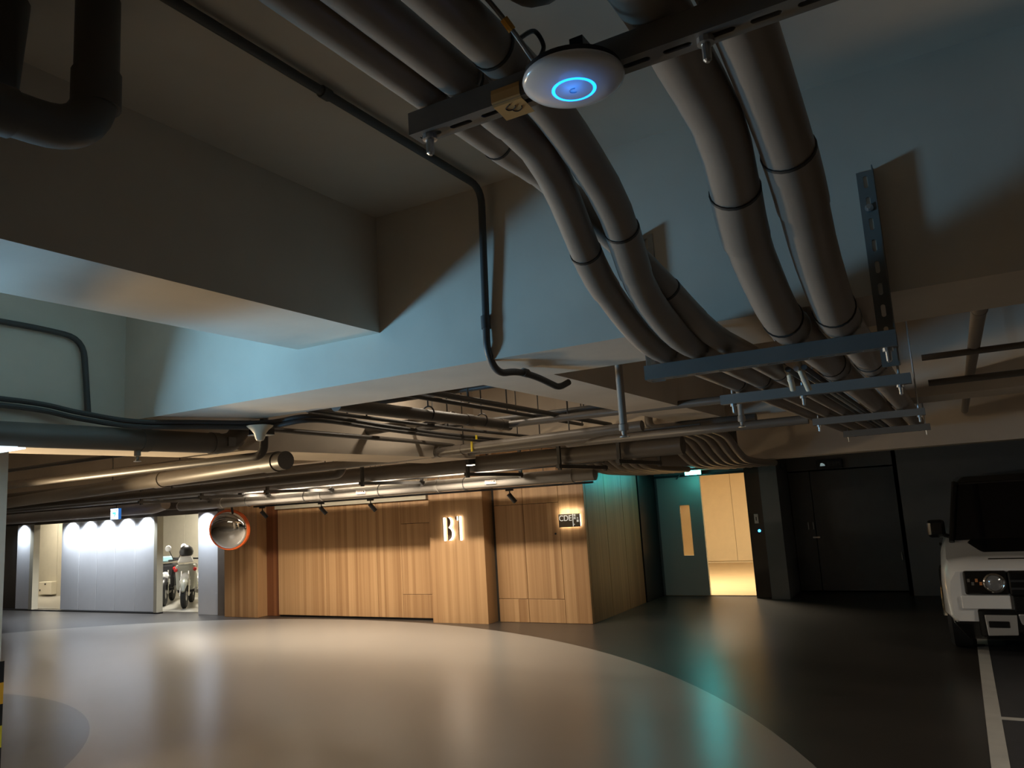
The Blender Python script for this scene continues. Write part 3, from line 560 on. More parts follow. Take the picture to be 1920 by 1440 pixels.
# hanger rods with clevis rings
for k, (x, y, zc, r) in enumerate(((-3.28, 4.55, 2.42, 0.05), (-3.29, 5.30, 2.42, 0.05))):
    t = empty('clevis_hanger', (x, y, zc), label=('clevis hanger on thick pipe, nearer of two', 'clevis hanger on thick pipe, farther of two')[k], cat='hanger')
    mk('ring', MB().tube([(x+r*1.05*math.cos(a*PI/9), y, zc+r*0.3+r*1.05*math.sin(a*PI/9)) for a in range(19)], 0.006, 6), M_CONDUIT, t); mk('rod', MB().tube([(x, y, zc+r*1.3), (x, y, 3.23)], 0.006, 6), M_CONDUIT, t)
rods = [(-0.6*k-2.4, 7.9+0.05*(k % 3), 2.2) for k in range(13)]+[(-0.9*k-2.6, 6.72, 2.3) for k in range(8)]+[(-2.8, 4.3, 2.4), (-3.1, 4.8, 2.4), (-2.5, 5.2, 2.4), (-4.05, 4.7, 2.5), (-4.1, 5.7, 2.5), (-2.85, 6.3, 2.4)]+[(-3.75, 3.95, 2.38), (-3.45, 4.2, 2.42), (-3.55, 5.35, 2.36), (-3.05, 5.4, 2.42), (-2.7, 5.68, 2.44), (-3.6, 6.6, 2.3), (-2.9, 6.1, 2.3), (-3.2, 7.0, 2.3), (-2.6, 6.9, 2.3), (-4.9, 6.3, 2.3), (-5.6, 6.6, 2.3), (-6.6, 7.0, 2.3), (-2.2, 5.66, 2.42), (-5.2, 4.2, 2.2), (-7.2, 4.65, 2.2), (-8.3, 7.2, 2.2), (-9.6, 7.2, 2.2), (-2.3, 7.8, 2.2), (-1.5, 9.8, 2.0)]
for (x, y, z) in rods:
    best = None   # the rod belongs to the run that passes closest to it
    for (o, pts) in RUNS:
        for a, b in zip(pts, pts[1:]):
            d = Vector((b.x-a.x, b.y-a.y)); t_ = max(0, min(1, ((x-a.x)*d.x+(y-a.y)*d.y)/max(d.length_squared, 1e-6))); q = a+(b-a)*t_
            k_ = math.hypot(q.x-x, q.y-y)
            if best is None or k_ < best[0]: best = (k_, o, q)
    q = best[2]; mk('hanger_rod', MB().tube([(q.x, q.y, q.z), (q.x, q.y, 3.23)], 0.0065, 6), M_CONDUIT, best[1])
# trapeze hangers
for k, x in enumerate((-11.0, -9.6, -8.25, -6.55, -4.95, -3.75, -3.05)):
    t = empty('trapeze_hanger', (x, 8.0, 2.06), label='dark steel trapeze hanger, %s from the right above wood wall' % ('seventh', 'sixth', 'fifth', 'fourth', 'third', 'second', 'first')[k], cat='hanger', group='trapeze hangers above the wood wall')
    mk('crossbar', B(x-0.02, x+0.02, 7.55, 8.9, 2.10, 2.14), M_CONDUIT, t)
    for y in (7.60, 8.86): mk('post', B(x-0.018, x+0.018, y-0.018, y+0.018, 2.08, 3.23 if y > 8 else 2.45), M_CONDUIT, t)
# wavy bundles
for (x0, n_, y0, nm) in ((-3.95, 7, 8.15, 'left'), (-2.75, 7, 8.15, 'right')):
    for k in range(n_):
        x = x0+0.105*k
        pts = [(x-0.06, y0-0.53, 2.39), (x-0.04, y0-0.05, 2.39), (x, y0+0.30, 2.33), (x, y0+0.70, 2.19), (x, y0+1.10, 2.10), (x, y0+1.9, 2.08), (x, y0+2.7, 2.08)]
        mk('conduit', MB().tube(bez(pts, 6), 0.042, 12), M_PIPE, smooth=True, label='curved conduit, %s from the left in the %s bundle above lobby' % (('first', 'second', 'third', 'fourth', 'fifth', 'sixth', 'seventh')[k], nm), cat='conduit', group='%s bundle of curved conduits' % nm)
struct('trim_21', B(-4.70, -2.3, 10.9, 12.0, 2.13, 2.30), M_BROWN)
# track rail with lamps
tr = mk('track_rail', B(-10.75, -4.25, 9.58, 9.615, 1.955, 1.985), M_BLKMET, label='black lighting track running along the wood wall', cat='track')
for x in (-10.2, -8.0, -5.0): mk('rail_rod', MB().tube([(x, 9.6, 1.98), (x, 9.6, 3.23)], 0.006, 6), M_BLKMET, tr)
for k, x in enumerate((-9.17, -8.12, -5.56, -10.55)):
    t = empty('track_lamp', (x, 9.6, 1.80), label=('black track spotlight, second from the left', 'black track spotlight, third from the left', 'black track spotlight near the lettered sign', 'black track spotlight, leftmost beside the mirror')[k], cat='spotlight', group='track spotlights')
    mk('adaptor', B(x-0.06, x+0.06, 9.58, 9.615, 1.93, 1.955), M_BLKMET, t, bevel=0.004); mk('stem', MB().tube([(x, 9.6, 1.93), (x, 9.6, 1.88)], 0.009, 8), M_BLKMET, t)
    a = Vector((x-0.01, 9.585, 1.885)); b = Vector((x+0.05, 9.66, 1.77)); mk('lamp_head', MB().tube([a, b], 0.034, 14), M_BLKMET, t, smooth=True)
# silver beacon on rail
bc = empty('beacon', (-6.8, 9.62, 2.0), label='small silver dome sensor above the glowing letters', cat='sensor')
mk('dome', MB().lathe([(0.001, -0.055), (0.035, -0.042), (0.052, -0.01), (0.05, 0.02), (0.03, 0.05)], (-6.8, 9.62, 2.05), n=18), M_CHROME, bc, smooth=True); mk('stem', MB().tube([(-6.8, 9.62, 2.09), (-6.8, 9.62, 3.23)], 0.006, 6), M_BLKMET, bc)

# ------------------------------------------------ signs on wood wall
b1 = empty('wall_letters', (-6.83, 10.05, 1.24), label='halo lit letters B1 on the wood pier', cat='sign')
def halfdisc(x, z, rx, rz, s=1, n=14): return [(x, z-rz)]+[(x+s*rx*math.cos(a), z+rz*math.sin(a)) for a in [-PI/2+PI*k/n for k in range(1, n)]]+[(x, z+rz)]
def letter(nm, poly, dx):
    o = mk(nm, MB().prism(poly, 10.012, 10.022), M_FACE, b1); p2 = [(x+dx, z-0.004) for x, z in poly]
    mk('light_body', MB().prism(p2, 10.024, 10.05), M_LETTER, o)
letter('stroke', [(-7.045, 1.245), (-7.03, 1.245), (-7.03, 1.60), (-7.045, 1.60)], 0.022)
letter('stroke', halfdisc(-6.95, 1.523, 0.062, 0.078), 0.020); letter('stroke', halfdisc(-6.95, 1.345, 0.080, 0.098), 0.020)
letter('stroke', [(-6.745, 1.245), (-6.73, 1.245), (-6.73, 1.61), (-6.745, 1.61)], 0.022); letter('stroke', halfdisc(-6.77, 1.58, 0.027, 0.030, -1), 0.006)
sg = empty('lettered_sign', (-4.95, 10.22, 1.37), label='dark backlit sign reading CDE on the wood wall', cat='sign')
mk('board', B(-5.125, -4.785, 10.225, 10.245, 1.365, 1.555), M_SIGNG, sg, bevel=0.002)
mk('backlight', MB().box(-5.115, -4.795, 10.247, 10.272, 1.375, 1.545), mat('halo_sign_light', (1, 1, 1), 0.4, emit=(1.0, 0.90, 0.72), estr=8.0), sg)
M_TXT = mat('lit_lettering', (0.9, 0.88, 0.8), 0.4, emit=(1.0, 0.93, 0.78), estr=0.35)
text('lettering', 'CDE', (-5.118, 10.224, 1.455), 0.115, M_TXT, sg, ext=0.002, sx=0.93)
mk('divider', B(-4.897, -4.887, 10.220, 10.226, 1.372, 1.55), M_TXT, sg)
for (s, x, z, h) in (('電', -4.88, 1.515, 0.036), ('梯', -4.88, 1.475, 0.036), ('大', -4.835, 1.475, 0.036), ('廳', -4.835, 1.437, 0.036), ('▸', -4.88, 1.385, 0.05)): text('lettering', s, (x, 10.223, z), h, M_TXT, sg, ext=0.0015)
area('sign_glow', (-4.955, 10.2, 1.60), (-4.955, 10.28, 1.60), 0.45, (1.0, 0.88, 0.68), 0.34, 0.03)
mk('peephole', MB().lathe([(0.001, 0), (0.014, 0.002), (0.016, 0.012)], (-5.215, 10.268, 1.275), 'Y', 12), M_BLACK, ww)

# ------------------------------------------------ convex mirror
cm_ = empty('convex_mirror', (-11.05, 9.35, 1.29), label='round convex traffic mirror with orange rim by the wood wall', cat='mirror')
cc = Vector((-11.05, 9.32, 1.60)); ax = Vector((0.46, -0.87, -0.16)).normalized(); R_ = 0.345
def capmesh(prof, c, axis, n=40):
    z = axis; x = z.orthogonal().normalized(); y = z.cross(x); mb = MB(); vs = []; fs = []
    for (r, h) in prof:
        for k in range(n):
            a = 2*PI*k/n; vs.append(c+x*r*math.cos(a)+y*r*math.sin(a)+z*h)
    for i in range(len(prof)-1):
        for k in range(n): fs.append((i*n+k, i*n+(k+1) % n, (i+1)*n+(k+1) % n, (i+1)*n+k))
    fs.append(tuple(range(n))); fs.append(tuple((len(prof)-1)*n+k for k in range(n)))
    return mb.add(vs, fs)
mk('mirror_face', capmesh([(R_*0.95*math.sin(t), 0.02+0.55*R_*(math.cos(t)-0)*0.62) for t in [PI/2*(1-k/10) for k in range(10)]]+[(0.0005, 0.02+0.55*R_*0.62)], cc, ax), M_MIRROR, cm_, smooth=True)
mk('rim', capmesh([(R_*0.93, 0.03), (R_*1.0, 0.04), (R_*1.04, 0.0), (R_*1.0, -0.05), (R_*0.9, -0.06)], cc, ax), M_ORANGE, cm_, smooth=True)
mk('back_shell', capmesh([(R_*0.95, -0.05), (R_*0.8, -0.10), (R_*0.3, -0.12)], cc, ax), M_ORANGE, cm_, smooth=True)
mk('hanger', MB().tube([(-10.92, 9.28, 1.86), (-10.92, 9.2, 2.3), (-10.92, 9.2, 3.23)], 0.02, 8), M_BLKMET, cm_)
# ------------------------------------------------ detectors, cameras, signs
dt = empty('detector', (-3.95, 3.6, 2.25), label='cream bell shaped detector hanging below the conduits', cat='detector')
dc = (-3.86, 3.50, 2.30)
mk('bell', MB().lathe([(0.085, 0.045), (0.08, 0.038), (0.055, 0.018), (0.038, -0.005), (0.030, -0.035), (0.022, -0.05), (0.001, -0.056)], dc, n=24), M_CREAM, dt, smooth=True)
mk('base_box', B(-4.02, -3.90, 3.55, 3.66, 2.30, 2.37), M_BLACK, dt); mk('trim', B(-4.02, -3.90, 3.54, 3.66, 2.296, 2.302), M_WHITE, dt)
def cyl_downlight(label, x, y, zb, h=0.16, r=0.055, e=20, col=NEUT, size=110, tgt=None, rad=0.05):
    t = empty('downlight', (x, y, zb), label=label, cat='downlight', group='cylinder downlights')
    mk('housing', MB().lathe([(r*0.9, 0.004), (r, 0.0), (r, h), (r*0.3, h+0.005)], (x, y, zb), n=20), M_BLKMET, t, smooth=True)
    mk('lens', MB().lathe([(r*0.85, 0.003), (r*0.85, -0.002), (0.001, -0.008)], (x, y, zb), n=20), M_LEDN, t, smooth=True)
    mk('stem', MB().tube([(x, y, zb+h), (x, y, 3.23)], 0.008, 6), M_BLKMET, t)
    spot('downlight_beam', (x, y, zb-0.015), tgt or (x, y, 0), e, col, size, 0.7, rad)
    return t
def batten(label, x, y, z, L, axis='X', m=M_LEDN, e=20, col=NEUT, rz=3.23, shield=False):
    t = empty('led_batten', (x, y, z), label=label, cat='lamp', group='led batten lamps')
    hx, hy = (L/2, 0.03) if axis == 'X' else (0.03, L/2)
    mk('body', B(x-hx, x+hx, y-hy, y+hy, z+0.03, z+0.06), M_WHITE, t); mk('diffuser', B(x-hx+0.01, x+hx-0.01, y-hy*0.9 if axis == 'X' else y-hy+0.01, y+hy*0.9 if axis == 'X' else y+hy-0.01, z-0.01, z+0.03), m, t)
    for s in (-1, 1):
        q = (x+s*hx*0.8, y) if axis == 'X' else (x, y+s*hy*0.8); mk('rod', MB().tube([(q[0], q[1], z+0.06), (q[0], q[1], rz)], 0.005, 6), M_GALV, t)
    if shield: mk('shield', B(x-hx, x+hx, y-0.048, y-0.042, z-0.055, z+0.06), M_BLKMET, t); mk('shield_lip', B(x-hx, x+hx, y-0.048, y-0.028, z+0.055, z+0.06), M_BLKMET, t)  # baffle added to keep the batten's reflection off the floor
    area('batten_light', (x, y, z-0.015), (x, y, 0), e, col, L if axis == 'X' else 0.06, 0.06 if axis == 'X' else L)
    return t
# cool lamp beside the column
cl = empty('led_batten', (-3.62, 1.42, 2.10), label='cool white lamp beside the column at the left edge', cat='lamp')
mk('diffuser', B(-3.95, -3.29, 1.30, 1.75, 2.092, 2.098), M_LEDP, cl); mk('body', B(-3.94, -3.31, 1.32, 1.73, 2.098, 2.104), M_WHITE, cl)
mk('rod', MB().tube([(-3.6, 1.52, 2.14), (-3.6, 1.52, 3.23)], 0.006, 6), M_GALV, cl)
area('cool_lamp_down', (-3.62, 1.52, 2.09), (-3.62, 1.52, 0), 3, COOL, 0.6, 0.4)
tl = empty('added_flood_lamp', (-4.8, 1.3, 1.2), label='added cool white flood lamp, unseen, on a column arm', cat='lamp')  # lamp added out of frame for the beam's blue light, place inferred
mk('arm', MB().tube([(-4.9, 1.62, 1.45), (-4.86, 1.12, 1.45)], 0.02, 8), M_STEEL, tl)
fn = Vector((1.15, 1.45, 1.04)).normalized(); fx = Vector((-1.45, 1.15, 0)).normalized(); fy = fn.cross(fx); fc = Vector((-4.80, 1.13, 1.52))
def tilted(hx, hy, d0, d1): return MB().hexa([fc+fx*sx*hx+fy*sy*hy+fn*d for d in (d0, d1) for (sx, sy) in ((-1, -1), (1, -1), (1, 1), (-1, 1))])
mk('housing', tilted(0.30, 0.24, -0.05, 0.0), M_BLKMET, tl, bevel=0.01); mk('diffuser', tilted(0.28, 0.22, 0.0, 0.006), M_LEDP, tl)
fl_ = area('added_flood_light', fc+fn*0.02, fc+fn*2, 34, (0.24, 0.62, 1.0), 0.56, 0.44); fl_.data.spread = math.radians(125)
struct('wall_column_added', B(-8.10, -7.45, 2.95, 3.55, 0, 2.55), M_CONC)  # unseen column added to carry the warm flood lamp
wf = empty('added_flood_lamp', (-7.4, 3.25, 1.15), label='added warm square flood lamp, unseen, on the added column', cat='lamp')  # lamp added out of frame to warm the beam undersides
fn2 = Vector((3.6, 0.1, 1.15)).normalized(); fx2 = Vector((0, 1, 0)); fy2 = fn2.cross(fx2); fc2 = Vector((-7.36, 3.25, 1.30))
def tilted2(h, d0, d1): return MB().hexa([fc2+fx2*sx*h+fy2*sy*h+fn2*d for d in (d0, d1) for (sx, sy) in ((-1, -1), (1, -1), (1, 1), (-1, 1))])
mk('housing', tilted2(0.15, -0.04, 0.0), M_BLKMET, wf, bevel=0.008); mk('diffuser', tilted2(0.14, 0.0, 0.005), M_LEDD, wf); mk('bracket', B(-7.45, -7.38, 3.22, 3.28, 1.26, 1.32), M_STEEL, wf)
wl_ = area('added_warm_light', fc2+fn2*0.02, fc2+fn2*2, 34, WARM, 0.28, 0.28); wl_.data.spread = math.radians(120)
# downlights
cyl_downlight('black cylinder downlight, lit, among the far pipes', -4.66, 7.22, 2.20, e=30, size=130)
cyl_downlight('white lit downlight above the wood wall, left', -9.75, 8.45, 2.14, 0.10, 0.05, e=50, size=140)
cyl_downlight('added unseen downlight high behind the blue beam', -6.3, 5.6, 2.62, e=14, size=150, rad=0.08)  # added out of sight to brighten the floor
for k, x in enumerate((-9.3, -7.6)):
    batten('led batten above the long grey pipe, %s' % ('left one', 'right one')[k], x, 8.55, 2.27, 1.3, e=42, col=NEUT, shield=True)
batten('added led batten over the turning area, out of view', -9.5, 3.9, 2.16, 1.3, e=20, col=NEUT)  # added outside the view as general light for the floor
batten('added led batten behind the viewer over the turning area', -5.2, -2.0, 2.32, 1.3, e=85, col=WARM, m=M_LEDM)  # added as warm fill for the near pipes and ceiling
batten('added unseen led batten in the bay behind the blue beam', -3.7, 5.6, 3.05, 1.0, e=5, col=NEUT, m=M_LEDP2)  # added where the beam hides it, lifts the dim ceiling bay
batten('added led batten above the grey pipe, before the lettered sign', -5.7, 8.55, 2.27, 1.1, e=28, col=NEUT, shield=True)  # added to brighten the right part of the wood wall
batten('added unseen led batten over the parking bay at right', 3.0, 5.0, 2.35, 1.2, 'Y', e=42, col=NEUT, m=M_LEDP2)  # added beyond the right edge to light the car and bay
# scallop lights over panels
for k in range(5):
    x = (xs[k]+xs[k+1])/2+0.06; t = empty('recessed_light', (x, 10.12, 1.98), label='recessed light over white panel number %s from the left' % ('one', 'two', 'three', 'four', 'five')[k], cat='downlight', group='recessed lights over the white panels')
    mk('housing', MB().lathe([(0.04, 0.0), (0.045, 0.005), (0.045, 0.05)], (x, 10.12, 2.00), n=16), M_BLKMET, t); mk('lens', MB().lathe([(0.034, 0.0), (0.001, -0.004)], (x, 10.12, 1.999), n=16), M_LED, t)
    spot('scallop', (x, 10.12, 1.985), (x, 10.19, 0), 95, (0.84, 0.92, 1.0), 135, 1.0, 0.03)
for k, x in enumerate((-19.14, -12.78)):
    t = empty('recessed_light', (x, 10.1, 1.98), label=('recessed light over the narrow white panel at far left', 'recessed light over the white panel beside the mirror')[k], cat='downlight', group='recessed lights over the white panels')
    mk('housing', MB().lathe([(0.04, 0.0), (0.045, 0.005), (0.045, 0.05)], (x, 10.1, 2.00), n=16), M_BLKMET, t)
    spot('scallop', (x, 10.1, 1.985), (x, 10.18, 0), 70 if k == 0 else 110, (0.80, 0.90, 1.0), 135, 1.0, 0.03)
mk('light_shelf', B(-20.2, -12.4, 10.02, 10.32, 2.045, 2.07), M_BROWN, wp)
# guide sign at left
gs = empty('guide_sign', (-13.0, 8.5, 1.9), label='lit blue and white guide sign hanging over white panels', cat='sign')
mk('box', B(-13.13, -12.905, 8.47, 8.53, 1.90, 2.09), M_SIGNB, gs, bevel=0.004); mk('face', B(-13.11, -12.905, 8.462, 8.47, 1.905, 2.085), M_EXITB, gs)
mk('arrow', MB().prism([(-13.05, 2.025), (-12.96, 2.03), (-12.955, 1.985), (-13.00, 1.94), (-13.015, 1.955), (-12.99, 1.985), (-13.05, 1.995)], 8.456, 8.463), M_EXITT, gs)
mk('edge_bar', B(-13.13, -12.90, 8.455, 8.463, 2.045, 2.055), M_BLKMET, gs); mk('rod', MB().tube([(-13.0, 8.5, 2.09), (-13.0, 8.5, 3.23)], 0.006, 6), M_BLKMET, gs)
# small cameras
ca = empty('security_camera', (-2.35, 11.5, 2.1), label='small white dome camera left of the dark doors', cat='camera')
mk('base', MB().lathe([(0.05, 0.03), (0.06, 0.0), (0.055, -0.02)], (-2.36, 11.5, 2.16), n=18), M_CREAM, ca, smooth=True); mk('dome', MB().lathe([(0.045, -0.02), (0.035, -0.045), (0.001, -0.058)], (-2.36, 11.5, 2.16), n=18), M_GLASSD, ca, smooth=True)
mk('arm', MB().tube([(-2.36, 11.5, 2.18), (-2.42, 11.5, 2.6), (-2.42, 11.5, 3.23)], 0.018, 8), M_CONDUIT, ca)

# ================================================================== CAR
def build_car(loc):
    t = empty('car', loc, 0, label='white and black off-road car parked in the right bay', cat='car')
    P = lambda n, mb, m, sm=False, bv=0.0, par=t: mk(n, mb, m, par, smooth=sm, local=True, bevel=bv)
    W = 0.98
    # body shell: stations along y (front 0 .. rear 4.5), section half width / z list
    mb = MB(); st = [(0.02, 0.90, 0.38, 0.86), (0.08, 0.93, 0.37, 0.92), (0.30, 0.975, 0.37, 0.96), (1.30, 0.99, 0.37, 1.01), (1.42, 0.98, 0.37, 1.06), (4.3, 0.98, 0.37, 1.08), (4.5, 0.93, 0.40, 1.05)]
    n = 12; vs = []; fs = []
    for (y, hw, z0, z1) in st:
        zm = (z0+z1)/2
        prof = [(-hw*0.95, z0), (-hw, z0+0.06), (-hw, zm+0.06), (-hw*0.985, z1-0.10), (-hw*0.93, z1-0.02), (-hw*0.7, z1+0.01)]
        full = prof+[(-x, z) for x, z in reversed(prof)]
        vs += [(x, y, z) for x, z in full]
    for i in range(len(st)-1):
        for k in range(n): fs.append((i*n+k, i*n+(k+1) % n, (i+1)*n+(k+1) % n, (i+1)*n+k))
    fs += [tuple(range(n)), tuple((len(st)-1)*n+k for k in range(n))]
    P('body_shell', mb.add(vs, fs), M_CARW, True)
    P('hood_panel', MB().hexa([(-0.60, 0.10, 0.89), (0.60, 0.10, 0.89), (0.72, 1.35, 1.015), (-0.72, 1.35, 1.015), (-0.56, 0.14, 0.945), (0.56, 0.14, 0.945), (0.66, 1.35, 1.06), (-0.66, 1.35, 1.06)]), M_CARB, bv=0.02)
    # greenhouse
    gh = [(-0.84, 1.35, 1.04), (0.84, 1.35, 1.04), (0.88, 4.42, 1.06), (-0.88, 4.42, 1.06), (-0.73, 1.75, 1.68), (0.73, 1.75, 1.68), (0.77, 4.34, 1.70), (-0.77, 4.34, 1.70)]
    P('cabin_glass', MB().hexa(gh), M_GLASSD, bv=0.03)
    P('roof', MB().hexa([(-0.74, 1.74, 1.67), (0.74, 1.74, 1.67), (0.78, 4.38, 1.69), (-0.78, 4.38, 1.69), (-0.66, 1.9, 1.74), (0.66, 1.9, 1.74), (0.70, 4.3, 1.75), (-0.70, 4.3, 1.75)]), M_CARB, bv=0.02)
    for s in (-1, 1):
        P('windscreen_pillar', MB().tube([(s*0.85, 1.33, 1.03), (s*0.745, 1.73, 1.68)], 0.03, 8), M_CARB, True)
        P('door_pillar', MB().hexa([(s*0.855-0.012, 2.45, 1.05), (s*0.855+0.012, 2.45, 1.05), (s*0.855+0.012, 2.58, 1.05), (s*0.855-0.012, 2.58, 1.05), (s*0.755-0.012, 2.47, 1.66), (s*0.755+0.012, 2.47, 1.66), (s*0.755+0.012, 2.58, 1.66), (s*0.755-0.012, 2.58, 1.66)]), M_CARB)
        # door mirror
        mm = P('door_mirror', MB().box(s*0.99-0.09, s*0.99+0.09, 1.50, 1.60, 1.07, 1.27), M_CARB, bv=0.035)
        P('mirror_arm', MB().tube([(s*0.84, 1.52, 1.07), (s*0.93, 1.54, 1.10)], 0.025, 8), M_CARB)
        # headlamp
        P('headlamp', MB().hexa([(s*0.60-0.18, -0.03, 0.63), (s*0.60+0.18, -0.03, 0.63), (s*0.60+0.18, 0.2, 0.63), (s*0.60-0.18, 0.2, 0.63), (s*0.60-0.18, -0.02, 0.85), (s*0.60+0.18, -0.02, 0.85), (s*0.60+0.18, 0.2, 0.85), (s*0.60-0.18, 0.2, 0.85)]), M_CARB, bv=0.02)
        P('lamp_ring', MB().lathe([(0.085, 0.02), (0.092, -0.012), (0.08, -0.02), (0.075, 0.0)], (s*0.53, -0.03, 0.74), 'Y', 24), M_CHROME, True)
        P('lamp_lens', MB().lathe([(0.078, 0.01), (0.05, -0.008), (0.001, -0.012)], (s*0.53, -0.034, 0.74), 'Y', 24), M_LAMP, True)
        for j in range(4): P('lamp_cube', B(s*(0.64+0.033*j)-0.011, s*(0.64+0.033*j)+0.011, -0.036, -0.02, 0.72+0.03*(j % 2), 0.75+0.03*(j % 2)), M_COPPER if j < 2 else M_CHROME)
        # bumper blocks
        P('bumper_end', MB().hexa([(s*0.62-0.20, -0.03, 0.50), (s*0.62+0.20, -0.02, 0.50), (s*0.62+0.20, 0.2, 0.50), (s*0.62-0.20, 0.2, 0.50), (s*0.62-0.20, -0.03, 0.625), (s*0.62+0.20, -0.02, 0.625), (s*0.62+0.20, 0.2, 0.625), (s*0.62-0.20, 0.2, 0.625)]), M_CARW, bv=0.01)
        P('fog_surround', MB().hexa([(s*0.50-0.20, -0.03, 0.24), (s*0.50+0.20, -0.03, 0.30), (s*0.50+0.20, 0.15, 0.30), (s*0.50-0.20, 0.15, 0.24), (s*0.50-0.20, -0.03, 0.495), (s*0.50+0.20, -0.03, 0.495), (s*0.50+0.20, 0.15, 0.495), (s*0.50-0.20, 0.15, 0.495)]), M_CARB, bv=0.015)
        P('fog_plate', MB().hexa([(s*0.52-0.12, -0.045, 0.26), (s*0.52+0.12, -0.045, 0.27), (s*0.52+0.12, -0.02, 0.27), (s*0.52-0.12, -0.02, 0.26), (s*0.52-0.13, -0.045, 0.45), (s*0.52+0.13, -0.045, 0.45), (s*0.52+0.13, -0.02, 0.45), (s*0.52-0.13, -0.02, 0.45)]), M_SILVER, bv=0.006)
        P('fog_slot', MB().box(s*0.54-0.085, s*0.54+0.085, -0.053, -0.03, 0.335, 0.395), M_CARB, bv=0.008)
        for y in (0.85, 3.6):
            wloc = (s*0.86, y, 0.37)
            P('wheel_arch', MB().tube([(s*0.965, y+0.43*math.cos(a*PI/10), 0.37+0.43*math.sin(a*PI/10)) for a in range(11)], 0.035, 8), M_CARB, True)
            ty = P('wheel', MB().lathe([(0.21, -0.11), (0.33, -0.115), (0.37, -0.08), (0.37, 0.08), (0.33, 0.115), (0.21, 0.11)], wloc, 'X', 28), M_TYRE, True)
            P('rim', MB().lathe([(0.21, -0.10), (0.19, -0.07), (0.05, -0.09), (0.05, 0.09), (0.19, 0.07), (0.21, 0.10)], wloc, 'X', 20), M_SILVER, True)
        P('side_sill', B(s*0.95-0.05, s*0.95+0.05, 1.3, 3.15, 0.25, 0.40), M_CARB, bv=0.02)
        P('door_handle', B(s*0.985-0.015, s*0.985+0.015, 2.2, 2.36, 0.93, 0.96), M_CARB)
    P('grille', MB().box(-0.42, 0.42, -0.035, 0.2, 0.62, 0.85), M_CARB, bv=0.02)
    for k in range(2): P('grille_bar', B(-0.40, 0.40, -0.05, -0.02, 0.68+0.07*k, 0.70+0.07*k), M_BLKMET)
    P('bumper_centre', MB().box(-0.40, 0.40, -0.035, 0.2, 0.48, 0.62), M_CARB, bv=0.01)
    P('skid_plate', MB().hexa([(-0.34, 0.0, 0.22), (0.34, 0.0, 0.22), (0.36, 0.2, 0.22), (-0.36, 0.2, 0.22), (-0.38, -0.05, 0.46), (0.38, -0.05, 0.46), (0.38, 0.1, 0.46), (-0.38, 0.1, 0.46)]), M_SILVER, bv=0.01)
    P('lower_bumper', MB().hexa([(-0.80, 0.10, 0.20), (0.80, 0.10, 0.20), (0.85, 0.6, 0.20), (-0.85, 0.6, 0.20), (-0.92, 0.02, 0.38), (0.92, 0.02, 0.38), (0.96, 0.6, 0.40), (-0.96, 0.6, 0.40)]), M_CARB, bv=0.03)
    P('underbody', B(-0.8, 0.8, 0.5, 4.3, 0.22, 0.42), M_CARB)
    return t
build_car((0.70, 8.70, 0))

